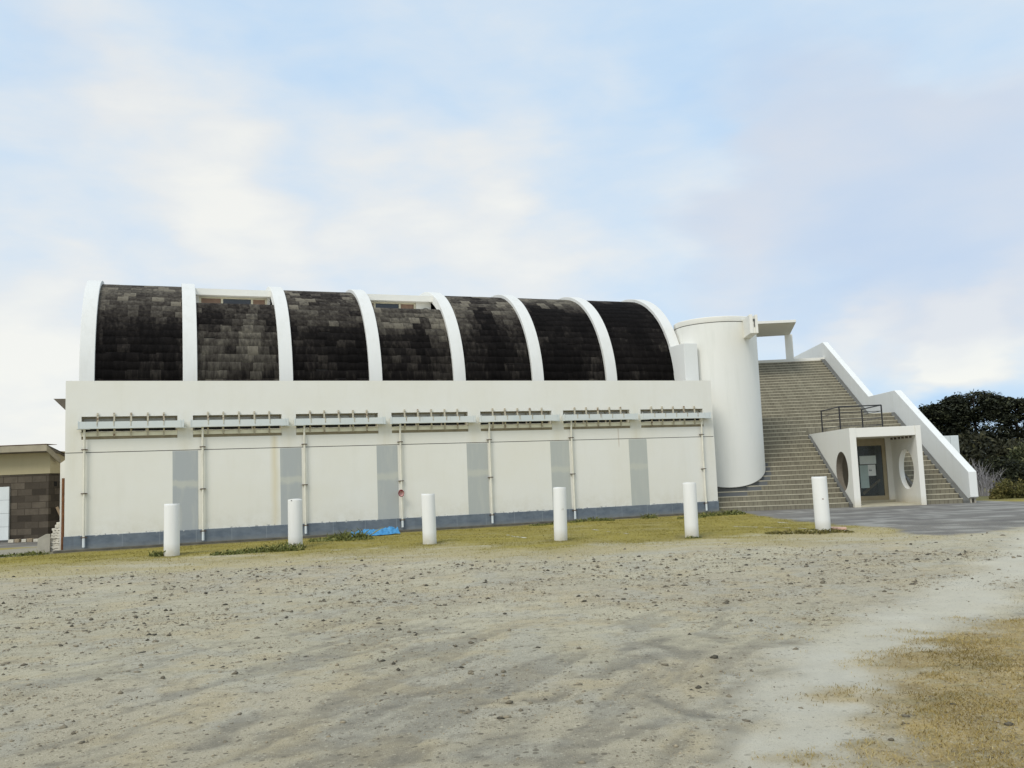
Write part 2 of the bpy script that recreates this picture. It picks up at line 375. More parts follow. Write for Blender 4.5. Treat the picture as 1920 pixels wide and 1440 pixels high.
M['paper2'] = plain('paper_green', (.40, .49, .47), .8, .08, 5)
M['ink'] = plain('ink', (.10, .11, .11), .8, .3, 30)
M['timber'] = plain('timber', (.34, .22, .09), .75, .25, 12)
M['wood'] = plain('weathered_wood', (.22, .16, .10), .85, .3, 9)
M['rust'] = plain('rust_steel', (.17, .075, .032), .85, .3, 8)
M['tarp'] = NT('blue_tarp').done((.07, .29, .55), .4, 0, .4)
M['red'] = plain('dark_red', (.22, .035, .045), .5, .2, 20)
M['pink'] = plain('pink', (.62, .36, .33), .5, .15, 20)
M['brick'] = plain('pinkish_brick', (.58, .37, .28), .85, .2, 12)
M['block'] = plain('pale_block', (.60, .56, .47), .9, .18, 7, bump=.3)
M['cblock'] = plain('foundation_block', (.36, .29, .20), .9, .4, 3, bump=.3)
M['concrete'] = plain('concrete', (.40, .37, .30), .9, .15, 3, bump=.2)
M['beige'] = painted_wall('beige_render', (.47, .41, .26), (.30, .26, .17), .5, .3)
M['fascia'] = plain('fascia_paint', (.34, .30, .22), .7, .15, 3)
M['soffit'] = plain('soffit_brown', (.14, .12, .095), .85, .2, 3)
M['panelwhite'] = plain('white_sheet', (.70, .74, .74), .6, .06, 2)
def stone_mat():
    q = NT('brown_stone_block'); br = q.n('ShaderNodeTexBrick'); sx = q.n('ShaderNodeSeparateXYZ'); q.L(q.co(), sx.inputs[0]); cv = q.n('ShaderNodeCombineXYZ')
    q.L(q.math('ADD', sx.outputs[0], sx.outputs[1]), cv.inputs[0]); q.L(sx.outputs[2], cv.inputs[1]); q.L(cv.outputs[0], br.inputs['Vector'])
    br.inputs['Scale'].default_value = 1; br.inputs['Brick Width'].default_value = .52; br.inputs['Row Height'].default_value = .235; br.inputs['Mortar Size'].default_value = .012
    br.inputs['Color1'].default_value = (.050, .042, .034, 1); br.inputs['Color2'].default_value = (.19, .16, .125, 1); br.inputs['Mortar'].default_value = (.075, .062, .048, 1)
    c = q.mix(q.math('MULTIPLY', q.noise(3, 5, .7), .8), br.outputs[0], (.035, .028, .02)); q.bump(q.noise(20, 5, .7), .5, .02); return q.done(c, .92, 0, .2)
M['stone'] = stone_mat()
def foliage(name, dark, mid, light):
    q = NT(name); c = q.ramp(q.attr('tint'), [(0, dark), (.55, mid), (1, light)]); m = q.done(c, .7, 0, .25)
    q.b.inputs['Subsurface Weight'].default_value = 0
    return m
M['pine'] = foliage('pine_needles', (.008, .010, .005), (.022, .026, .013), (.075, .080, .038))
M['scrub'] = foliage('dark_scrub', (.010, .012, .007), (.042, .042, .022), (.12, .11, .052))
M['leaf'] = foliage('bush_leaves', (.018, .024, .010), (.065, .075, .030), (.20, .19, .09))
M['olive'] = foliage('olive_bush', (.035, .038, .012), (.13, .12, .035), (.27, .22, .08))
M['weed'] = foliage('weed_leaves', (.045, .058, .014), (.13, .145, .035), (.28, .26, .09))
M['straw'] = foliage('dry_grass', (.17, .125, .034), (.355, .262, .085), (.50, .41, .20))
M['moss'] = foliage('olive_grass', (.13, .115, .02), (.26, .215, .042), (.38, .33, .10))
M['bark'] = plain('bark', (.06, .05, .042), .9, .3, 6, bump=.4)
M['twig'] = plain('dry_twig', (.30, .285, .29), .9, .2, 6)
def gravel_mat():
    q = NT('scoria_stone'); c = q.ramp(q.attr('tint'), [(0, (.06, .054, .04)), (.3, (.14, .12, .085)), (.55, (.25, .215, .15)), (.8, (.36, .30, .20)), (1, (.48, .41, .29))])
    c = q.mix(q.math('MULTIPLY', q.noise(60, 3), .4), c, (.22, .20, .155)); return q.done(c, .95, 0, .15)
M['gravel'] = gravel_mat()

# ------------------------------------------------------------------ the ground: one sheet to the horizon
WALL_L, WALL_R = 0.0, 22.08
def px_ground(x, y):        # ground point (z = 0) from a bearing measured in the photograph's survey; used for surface patches only
    d = fw + (R2*(x-960) - U2*(y-720))/1700.0
    t = -1.7/d.z; return d.x*t, d.y*t
SAND_EDGE = [(-18.5, 18.3), (-13.6, 17.9), (-10.2, 18.1), (-7.0, 18.7), (-4.5, 19.2), (-2.0, 19.0), (-.6, 18.2), (.9, 17.7), (2.2, 18.3), (3.6, 19.0), (5.8, 18.8), (7.6, 19.4), (9.6, 20.3), (11.5, 21.3), (14, 22.6), (18, 25), (26, 32)]
def smooth(e0, e1, x):
    t = np.clip((x-e0)/(e1-e0), 0, 1); return t*t*(3-2*t)
def poly_sd(px, py, pts):
    """distance to a polyline and position along it"""
    best = np.full(px.shape, 1e9); along = np.zeros(px.shape); n = len(pts)-1
    for i in range(n):
        ax, ay = pts[i]; bx, by = pts[i+1]; dx, dy = bx-ax, by-ay; L2 = dx*dx+dy*dy+1e-12
        t = np.clip(((px-ax)*dx+(py-ay)*dy)/L2, 0, 1); d = np.hypot(px-ax-t*dx, py-ay-t*dy)
        k = d < best; best = np.where(k, d, best); along = np.where(k, (i+t)/n, along)
    return best, along
def inside(px, py, pts):
    r = np.zeros(px.shape, bool); n = len(pts)
    for i in range(n):
        x1, y1 = pts[i]; x2, y2 = pts[(i+1) % n]
        c = ((y1 > py) != (y2 > py)) & (px < (x2-x1)*(py-y1)/(y2-y1+1e-12)+x1); r ^= c
    return r
def soft_poly(px, py, pts, w):
    d, _ = poly_sd(px, py, pts+[pts[0]]); ins = inside(px, py, pts); sd = np.where(ins, d, -d)
    return smooth(-w, w, sd)
# wheel marks: raked-up darker cinders where vehicles turned on the sand (world xy, half width, strength)
MARKS = [[(640,1312),(690,1285),(760,1262),(800,1243)],[(600,1388),(660,1355),(720,1330),(775,1303),(850,1290),(905,1273),(935,1262)],
 [(880,1322),(940,1290),(990,1265),(1025,1248)],[(975,1305),(1010,1320),(1050,1310),(1065,1288)],[(1085,1265),(1120,1270),(1165,1245),(1210,1238),(1262,1233)],
 [(1148,1262),(1190,1248),(1245,1235)],[(1050,1405),(1110,1402),(1170,1380),(1215,1368),(1235,1345)],[(850,1440),(920,1400),(962,1383),(985,1379)],
 [(690,1440),(745,1425),(795,1428)],[(1290,1188),(1340,1198),(1375,1212)],[(1385,1222),(1450,1215),(1515,1203)],[(1420,1272),(1470,1257),(1492,1258)],
 [(1330,1440),(1366,1412),(1376,1382),(1358,1360)],[(330,1405),(400,1385),(436,1358),(515,1332)],[(400,1440),(470,1402),(545,1368),(625,1346)],
 [(1260,1190),(1230,1215),(1290,1240),(1330,1222)],[(480,1425),(560,1400),(640,1395),(700,1380)],[(1180,1300),(1240,1320),(1300,1345),(1345,1352)],[(560,1345),(620,1318),(690,1300)],[(1010,1440),(1060,1425),(1130,1430)]]
MARKS = [[px_ground(*p) for p in l] for l in MARKS]
LIGHT_C = [px_ground(*p) for p in [(1985,1000),(1905,1060),(1820,1110),(1730,1160),(1640,1215),(1560,1275),(1500,1340),(1465,1440)]]
GRASS_P = [px_ground(*p) for p in [(1990,1150),(1900,1165),(1800,1185),(1735,1200),(1690,1235),(1655,1262),(1620,1300),(1596,1330),(1580,1365),(1625,1400),(1618,1440),(1630,1560),(2100,1700),(2300,1300)]]
ASPH_P = [px_ground(*p) for p in [(1378,961),(1462,973),(1526,980),(1582,985),(1676,990),(1715,1001),(1780,1002),(1847,998),(1920,990),(2150,972),(2150,946),(1840,939)]]+[(16.9, 36), (7.6, 37), (7.2, 34.6)]
LASPH_P = [(-40, 31.5), (-40, 41), (-17.5, 40), (-15.2, 33.0), (-14.2, 29.8), (-16.2, 29.6), (-20, 30.2)]
LCONC_P = [(-19.8, 25.3), (-16.5, 28.2), (-14.6, 30.3), (-13.5, 29.0), (-13.25, 25.6), (-14.5, 24.6), (-17.5, 23.4), (-20.5, 23.2)]
def ground_fields(x, y):
    edge = np.interp(x, [p[0] for p in SAND_EDGE], [p[1] for p in SAND_EDGE])
    wob = (fbm(x, y, .55, 4, 3)-.5)*2.2+(fbm(x, y, 2.6, 3, 8)-.5)*.9
    t = y-edge+wob*.8
    moss = smooth(1.2, 5.2, t+wob*.9); tan = smooth(-.5, 1.0, t)
    asph = soft_poly(x+(fbm(x, y, 1.2, 3, 5)-.5)*.7, y+(fbm(x, y, 1.1, 3, 6)-.5)*1.0, ASPH_P, .22)
    asph = np.maximum(asph, soft_poly(x, y+(fbm(x, y, .9, 3, 12)-.5)*.5, LASPH_P, .2))
    conc = soft_poly(x, y, LCONC_P, .25)
    grass = soft_poly(x+(fbm(x, y, 2.2, 4, 21)-.5)*1.5, y+(fbm(x, y, 2.4, 4, 22)-.5)*1.5, GRASS_P, .42)
    ld, la = poly_sd(x+(fbm(x, y, 1.3, 4, 31)-.5)*.9, y+(fbm(x, y, 1.3, 4, 32)-.5)*.9, LIGHT_C); light = 1-smooth(.15, .55+.38*(y/12), ld)
    dark = np.zeros(x.shape)
    wx = x+(fbm(x, y, 3.0, 3, 41)-.5)*.16; wy = y+(fbm(x, y, 2.2, 3, 42)-.5)*.22
    near = (y < 16)
    for k, l in enumerate(MARKS):
        d, a = poly_sd(wx, wy, l); w = (.045+.055*((k*37 % 11)/11))*(.7+d.clip(0, 1)*0+.05*np.clip(y, 4, 14))
        dark = np.maximum(dark, np.where(near, (1-smooth(w*.3, w*2.3, d))*(.72+.28*((k*53 % 7)/7))*smooth(0, .18, a)*(1-smooth(.8, 1, a)*.6), 0))
    area = smooth(13.5, 9.8, y)*smooth(-6, -3, x)*smooth(3.8, 2.2, x)
    st = fbm((x*.48+y*.88)*.62, (x*.88-y*.48)*3.1, 1.15, 4, 51)
    dark = np.maximum(dark, area*smooth(.54, .68, st)*.62)
    gut = None
    u, v = to_hall(x, y)
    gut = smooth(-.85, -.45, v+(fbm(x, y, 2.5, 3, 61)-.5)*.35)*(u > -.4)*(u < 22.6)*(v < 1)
    return moss, tan, asph, conc, grass, light, dark, gut
def grid_axis(parts):
    out = []
    for a, b, st in parts:
        n = max(1, int(round((b-a)/st))); out += list(np.linspace(a, b, n, endpoint=False))
    return np.array(out)
gx = grid_axis([(-4000,-1000,1000),(-1000,-200,200),(-200,-60,35),(-60,-24,6),(-24,-15,.35),(-15,-5,.09),(-5,4.6,.032),(4.6,18,.09),(18,27,.22),(27,60,5),(60,200,35),(200,1000,200),(1000,4001,1000)]+[(4000,4001,1)])
gy = [-3000., -600, -100, -20, -4, 2.5, 4.2]; yy = 4.6
while yy < 44: gy.append(yy); yy += max(.036, .00055*yy*yy)
gy += [46, 50, 56, 65, 80, 110, 160, 300, 700, 1800, 5000]; gy = np.array(gy)
GX, GY = np.meshgrid(gx, gy)
mo, ta, asp, con, gra, lig, dar, gut = ground_fields(GX, GY)
def relief(x, y):
    near = smooth(60, 30, np.abs(y))*smooth(60, 30, np.abs(x))
    return near*((fbm(x, y, .35, 3, 71)-.5)*.10+(fbm(x, y, 1.7, 4, 72)-.5)*.045)
def ground_z(x, y):
    x = np.asarray(x, float); y = np.asarray(y, float); f = ground_fields(x, y)
    u, v = to_hall(x, y); flat = smooth(-.2, -1.6, v)
    return relief(x, y)*(1-.85*f[2])*np.where(v > -1.6, flat, 1) - .009*f[6] + .012*f[4]
GZ = ground_z(GX, GY)
# surface colour (albedo) by ground cover
def C(r, g, b): return np.array([r, g, b])
n1 = fbm(GX, GY, .8, 5, 81)[..., None]; n2 = fbm(GX, GY, 3.2, 4, 82)[..., None]; n3 = fbm(GX, GY, .30, 4, 83)[..., None]; n4 = fbm(GX*.8, GY*1.3, 6.5, 4, 84)[..., None]
n5 = fbm(GX, GY, 1.9, 5, 89)[..., None]; n6 = fbm(GX*1.1, GY*.9, 11.0, 3, 90)[..., None]
e = lambda f: f[..., None]
near = smooth(26, 15, e(GY))
col = C(.545, .495, .355)*(.84+.32*n1)
pk = smooth(.46, .62, n3); col = col*(1-pk*.45)+C(.46, .395, .285)*pk*.45                  # pinkish cinder areas
gq = smooth(.50, .64, n5); col = col*(1-gq*.5)+C(.46, .445, .375)*gq*.5                    # bluish grey dusty patches
yl = smooth(.54, .68, fbm(GX+9, GY-4, 2.3, 4, 85)[..., None]); col = col*(1-yl*.6)+C(.53, .44, .27)*yl*.6   # yellow sand
bl = smooth(.55, .72, n4)*near; col = col*(1-bl*.35)+C(.27, .24, .18)*bl*.35
sp = smooth(.60, .74, n6)*near*(.4+.6*smooth(.42, .6, n5)); col = col*(1-sp*.45)+C(.21, .185, .14)*sp*.45
lg = e(lig)*(.62+.45*n5); col = col*(1-lg)+C(.62, .585, .48)*(.90+.20*n2)*lg
dk = e(dar)*(1-.85*e(lig))*(.62+.6*n4).clip(0, 1); col = col*(1-dk*.78)+C(.185, .172, .142)*dk*.78
tt = e(ta)*(1-e(lig)*.7); col = col*(1-tt*.72)+C(.455, .375, .18)*(.8+.4*n1)*tt*.72
mm = e(mo)*(1-.6*e(lig)); col = col*(1-mm)+C(.30, .245, .040)*(.68+.40*n1+.24*n2)*mm
pal = smooth(.57, .70, fbm(GX*.35, GY*1.6, 1.4, 4, 86)[..., None])*tt*(1-.8*smooth(.6, 1, e(mo))); col = col*(1-pal*.65)+C(.54, .50, .37)*pal*.65
for bx_, by_ in ((-8.80, 23.30), (-5.90, 24.30), (-2.296, 23.84), (1.073, 23.15), (4.29, 22.66), (7.494, 22.53)):  # dirt and contact shade put into the ground colour round each bollard
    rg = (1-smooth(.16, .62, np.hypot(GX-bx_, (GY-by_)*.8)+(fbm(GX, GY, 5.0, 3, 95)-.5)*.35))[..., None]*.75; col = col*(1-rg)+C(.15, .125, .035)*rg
far = smooth(34, 37, e(GY))*(1-e(asp)); col = col*(1-far)+C(.15, .145, .055)*(.8+.4*n1)*far
ac = C(.20, .19, .175)*(.6+.5*n1+.3*n2); wl = smooth(.52, .64, fbm(GX*.5, GY*1.5, 1.5, 5, 87)[..., None]); ac = ac*(1-wl*.65)+C(.40, .39, .355)*wl*.65
wd = smooth(.55, .7, fbm(GX*.5, GY*1.6, 1.5, 4, 88)[..., None]); ac = ac*(1-wd*.4)+C(.10, .10, .10)*wd*.4
col = col*(1-e(asp))+ac*e(asp)
col = col*(1-e(con))+C(.33, .31, .255)*(.85+.3*n2)*e(con)
col = col*(1-e(gra)*.86)+(C(.405, .29, .105)*(.55+.90*n2)*(1-.55*smooth(.52, .66, n4))+(C(.47, .42, .30)*smooth(.40, .30, n5)+C(.24, .20, .07)*(1-smooth(.40, .30, n5)))*.55*smooth(.52, .66, n4))*e(gra)*.86
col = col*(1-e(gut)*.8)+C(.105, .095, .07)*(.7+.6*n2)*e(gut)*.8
nx, ny = len(gx), len(gy)
idx = np.arange(nx*ny).reshape(ny, nx)
F = np.stack([idx[:-1,:-1], idx[:-1,1:], idx[1:,1:], idx[1:,:-1]], -1).reshape(-1, 4)
def ground_mat():
    q = NT('sandy_ground'); c = q.attr('surface', 'Color'); rough_n = q.noise(11, 7, .75); fine = q.noise(95, 4, .7)
    soft = q.attr('grain')
    c = q.mix(q.math('MULTIPLY', q.ramp(fine, [(.42, 0.0), (.66, 1.0)]), q.math('MULTIPLY', soft, .40)), c, (.22, .19, .14))
    c = q.mix(q.math('MULTIPLY', q.ramp(rough_n, [(.48, 0.0), (.68, 1.0)]), q.math('MULTIPLY', soft, .35)), c, (.60, .54, .40))
    def specks(scale, dens, colr, amt, c):
        v = q.n('ShaderNodeTexVoronoi'); v.inputs['Scale'].default_value = scale; q.L(q.co(), v.inputs['Vector'])
        sp = q.n('ShaderNodeSeparateColor'); q.L(v.outputs['Color'], sp.inputs[0])
        mk = q.math('MULTIPLY', q.math('LESS_THAN', v.outputs['Distance'], .36), q.math('GREATER_THAN', sp.outputs[0], dens))
        return q.mix(q.math('MULTIPLY', q.math('MULTIPLY', mk, soft), amt), c, colr)
    c = specks(17, .90, (.14, .12, .085), .75, c); c = specks(34, .84, (.17, .145, .105), .7, c); c = specks(33, .90, (.62, .56, .42), .6, c); c = specks(70, .74, (.20, .17, .125), .6, c); c = specks(74, .80, (.64, .57, .43), .5, c)
    q.bump(q.mix(.5, rough_n, fine), .8, .04); return q.done(c, .95, 0, .15)
grain = np.clip(1-.70*lig-.45*asp-.45*mo-.35*dar, .15, 1)
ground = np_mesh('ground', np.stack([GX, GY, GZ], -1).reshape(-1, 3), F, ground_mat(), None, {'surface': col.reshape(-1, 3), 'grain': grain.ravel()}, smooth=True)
tag(ground, kind='structure')

# worn bay lines painted on the mossy asphalt
def worn_line(a, b, w):
    mb = MB(); a, b = Vector((*a, 0)), Vector((*b, 0)); d = (b-a); L = d.length; d.normalize(); n = Vector((-d.y, d.x, 0)); t = 0
    while t < L:
        l = random.uniform(.12, .5); 
        if random.random() < .72:
            p = a+d*t; q = a+d*min(L, t+l); k = random.uniform(.35, 1)*w/2; k2 = random.uniform(.35, 1)*w/2
            pts = [p-n*k, q-n*k2, q+n*k2, p+n*k]; mb.face([(r.x, r.y, float(ground_z(r.x, r.y))+.008) for r in pts])
        t += l
    return mb
mb = worn_line((5.6, 27.3), (8.2, 22.9), .13)
for a_, b_ in (((2.2, 26.8), (3.15, 24.1)), ((-.35, 26.4), (.25, 24.5)), ((7.6, 27.6), (7.9, 26.8))):
    k = worn_line(a_, b_, .10); mb.mesh(k.v, k.f)
M['line'] = plain('worn_white_line', (.58, .56, .46), .9, .25, 8)
tag(mb.build('bay_marking', M['line']), kind='structure')

# ------------------------------------------------------------------ the barrel-vaulted hall
HALL = empty('vaulted_hall', (WX, WY, 0), PHI, 'long white hall with seven dark shingled barrel vault bays between white ribs', 'building')
ZT, ZJ, ZWT, ZWB = 4.966, 2.833, 3.902, 3.226
SP, WOFF, WW = 3.096, .427, 2.651; HL, HD = 22.075, 12.7
VC, RO = 6.35, 4.30                             # vault axis and rib radius
def ribu(i): return .167+SP*i
# front wall, one sheet with seven openings and a shadow joint
def front_wall():
    mb = MB(); us = [0.0]
    for i in range(7): us += [WOFF+SP*i, WOFF+SP*i+WW]
    us.append(HL); zs = [ZJ+.022, ZWB, ZWT, ZT]; T = .30
    hole = lambda i, j: j == 1 and i % 2 == 1
    for i in range(len(us)-1):
        for j in range(3):
            if hole(i, j): continue
            u0, u1, z0, z1 = us[i], us[i+1], zs[j], zs[j+1]
            mb.face([(u0,0,z0),(u1,0,z0),(u1,0,z1),(u0,0,z1)]); mb.face([(u0,T,z0),(u0,T,z1),(u1,T,z1),(u1,T,z0)])
    for i in range(7):
        u0 = WOFF+SP*i; u1 = u0+WW
        mb.face([(u0,0,ZWB),(u0,0,ZWT),(u0,T,ZWT),(u0,T,ZWB)]); mb.face([(u1,0,ZWB),(u1,T,ZWB),(u1,T,ZWT),(u1,0,ZWT)])
        mb.face([(u0,0,ZWT),(u1,0,ZWT),(u1,T,ZWT),(u0,T,ZWT)]); mb.face([(u0,0,ZWB),(u0,T,ZWB),(u1,T,ZWB),(u1,0,ZWB)])
    mb.face([(0,0,ZT),(HL,0,ZT),(HL,T,ZT),(0,T,ZT)]); mb.face([(0,0,zs[0]),(0,T,zs[0]),(HL,T,zs[0]),(HL,0,zs[0])])
    mb.face([(0,0,zs[0]),(0,0,ZT),(0,T,ZT),(0,T,zs[0])]); mb.face([(HL,0,zs[0]),(HL,T,zs[0]),(HL,T,ZT),(HL,0,ZT)])
    mb.box(0, HL, -.012, .30, .43, ZJ)             # lower wall
    mb.box(.05, HL-.05, .035, .28, ZJ-.01, ZJ+.03) # back of the shadow joint
    return mb
front_wall().build('wall', M['wall'], HALL)
mb = MB(); mb.box(.02, HL-.02, .02, .06, ZJ, ZJ+.022); mb.build('joint', M['joint'], HALL)
for q_ in ((0, .30, .302, HD), (HL-.3, HL, .302, HD), (.302, HL-.302, HD-.3, HD)):
    mb = MB(); mb.box(*q_, .0, ZT); mb.build('wall', M['wall'], HALL)
mb = MB(); mb.box(.302, HL-.302, .302, HD-.302, ZT-.30, ZT-.18); mb.build('roof_deck', M['concrete'], HALL)
mb = MB(); mb.box(-.02, HL+.015, -.035, .29, -.10, .43); mb.build('plinth', M['plinth'], HALL, bevel=.008)
mb = MB(); mb.box(-.25, HL+.1, -.34, -.036, -.10, .058); mb.build('footing', plain('damp_concrete', (.12, .11, .085), .9, .35, 3, bump=.4), HALL, bevel=.01)
for a_, b_ in ((2.937,3.662),(6.11,6.77),(9.186,9.879),(12.274,13.019),(15.351,16.067),(18.444,19.176)):
    mb = MB(); mb.box(a_, b_, -.020, -.0125, .432, ZJ-.012); mb.build('pilaster', M['pilaster'], HALL)
# ribs: half rings from parapet to parapet
def arc_band(mb, u0, u1, ro, ri, th0, th1, n):
    ring = []
    for k in range(n+1):
        t = th0+(th1-th0)*k/n; c, s = math.cos(t), math.sin(t)
        ring.append([(u0, VC-ro*c, ZT+ro*s), (u1, VC-ro*c, ZT+ro*s), (u1, VC-ri*c, ZT+ri*s), (u0, VC-ri*c, ZT+ri*s)])
    for k in range(n):
        a, b = ring[k], ring[k+1]
        for i in range(4): j = (i+1) % 4; mb.face([a[i], a[j], b[j], b[i]])
    mb.face(ring[0]); mb.face(ring[-1][::-1])
for i in range(8):
    mb = MB(); arc_band(mb, ribu(i), ribu(i)+.45, RO, 3.95, -.05, math.pi+.05, 56); mb.build('rib', M['rib'], HALL, smooth=True, bevel=.012)
for u0 in (ribu(0)+.1, ribu(7)+.15):
    mb = MB(); pts = [(u0, VC-3.96*math.cos(t), ZT+3.96*math.sin(t)-.2*(k in (0, 40))) for k, t in enumerate(np.linspace(0, math.pi, 41))]; mb.prism(pts, (.2, 0, 0)); mb.build('gable_wall', M['rib'], HALL)
# shingled vault panels: overlapping slates, every slate its own tone
TH1 = math.radians(48.7)
def vault_panel(bay, ranges):
    u0, u1 = ribu(bay)+.452, ribu(bay+1)-.002; R = 4.17; V, F, T = [], [], []
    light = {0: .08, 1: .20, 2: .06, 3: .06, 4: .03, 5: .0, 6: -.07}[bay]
    for a0, a1 in ranges:
        back = a0 > 1; n = int(round((a1-a0)*R/.295)); st = (a1-a0)/n
        for k in range(n):
            t0 = a0+k*st; t1 = t0+st*1.06
            if t0 >= math.pi/2: t0, t1 = a0+(k+1)*st, a0+(k+1)*st-st*1.06
            u = u0-random.uniform(0, .33)
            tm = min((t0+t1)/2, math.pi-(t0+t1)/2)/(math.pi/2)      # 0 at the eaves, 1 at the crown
            while u < u1:
                w = random.uniform(.33, .41); ua, ub = max(u, u0), min(u+w-.006, u1); u += w
                if ub-ua < .03: continue
                lift = .003+random.uniform(0, .006); dt = random.uniform(-.10, .10)*st*(2.2 if random.random() < .12 else 1)
                clump = float(fbm(np.array([ua*.9+bay*7.3]), np.array([t0*3.2+bay*3.1]), 1.0, 3, 91)[0])-.5
                run = float(vnoise(np.array([ua*2.2+bay*11.]), np.array([t0*.8]), 92)[0])-.5
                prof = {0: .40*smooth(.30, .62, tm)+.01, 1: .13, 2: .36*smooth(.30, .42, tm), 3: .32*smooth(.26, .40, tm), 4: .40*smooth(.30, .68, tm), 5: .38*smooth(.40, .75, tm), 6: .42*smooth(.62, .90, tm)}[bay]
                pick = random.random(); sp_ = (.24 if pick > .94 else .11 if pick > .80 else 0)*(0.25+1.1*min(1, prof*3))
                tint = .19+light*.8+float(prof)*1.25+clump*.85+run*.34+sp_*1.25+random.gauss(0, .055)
                tint = max(.02, min(1, tint))
                b = len(V)
                for (uu, tt_, rr) in ((ua, t0+dt*(1 if t0 < t1 else -1), R+lift), (ub, t0+dt*(1 if t0 < t1 else -1), R+lift), (ub, t1, R+.004), (ua, t1, R+.004), (ua, t0+dt, R), (ub, t0+dt, R)):
                    V.append((uu, VC-rr*math.cos(tt_), ZT+rr*math.sin(tt_))); T.append(tint)
                F += [(b, b+1, b+2, b+3), (b+4, b+5, b+1, b)]
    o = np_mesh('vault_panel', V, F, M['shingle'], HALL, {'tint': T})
    mb = MB()
    for a0, a1 in ranges: arc_band(mb, u0, u1, R-.01, R-.10, a0, a1, 40 if a1-a0 > 2 else 14)
    mb.build('backing', M['dark'], o, smooth=True)
    return o
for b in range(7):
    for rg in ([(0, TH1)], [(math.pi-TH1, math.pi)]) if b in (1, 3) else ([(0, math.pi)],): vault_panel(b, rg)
# the two clerestory strips with their flat lids
for bay in (1, 3):
    u0, u1 = ribu(bay)+.451, ribu(bay+1)-.001
    mb = MB(); mb.box(u0, u1, 4.6, 8.1, 8.605, 8.835); mb.build('roof_lid', M['white'], HALL)
    ue = u1-.12 if bay == 1 else u1-.62
    cw = empty('clerestory_window', (0, 0, 0)); cw.parent = HALL
    mb = MB(); mb.box(u0+.14, ue, 4.93, 5.02, 8.545, 8.60)
    ms_ = [u0+.14, u0+.90, u0+1.96, ue-.06] if bay == 1 else [u0+.05, u0+.36, u0+1.36, ue-.06]
    for x in ms_: mb.box(x, x+.075, 4.925, 5.02, 8.0, 8.545)
    mb.build('frame', M['cream'], cw)
    for q0, q1 in ((ms_[0]+.075, ms_[1]), (ms_[2]+.075, ms_[3])):
        mb = MB(); mb.box(q0, q1, 4.97, 5.0, 8.0, 8.545); mb.build('infill_panel', M['brown'], cw)
    mb = MB(); mb.box(ms_[1]+.075, ms_[2], 4.975, 5.0, 8.0, 8.545); mb.build('pane', M['glass'], cw)
    mb = MB(); mb.box(u0, u0+.14, 4.88, 5.0, 8.0, 8.604); mb.build('wall', M['white'], HALL); mb = MB(); mb.box(ue+.015, u1, 4.88, 5.0, 8.0, 8.604); mb.build('wall', M['white'], HALL); mb2 = MB(); mb2.box(u0, u1, 3.63, 4.92, 7.95, 8.02); mb2.build('window_ledge', M['white'], HALL)  # front ledge is out of view; its white bounces light onto the frame
    mb2 = MB(); mb2.box(u0, u1, 7.7, 9.05, 7.95, 8.02); mb2.build('window_ledge', M['white'], HALL); mb2 = MB(); mb2.box(u0, u1, 7.7, 7.8, 8.021, 8.604); mb2.build('wall', M['white'], HALL)
mb = MB(); u1 = ribu(4)-.05; mb.tube([(u1-.32, 4.85, 8.05)]+[(u1-.18-.16*math.cos(t), 4.85, 8.25+.13*math.sin(t)) for t in np.linspace(0, math.pi, 9)]+[(u1-.02, 4.85, 8.05)], .014, 6); mb.build('conduit', M['channel'], HALL, smooth=True)
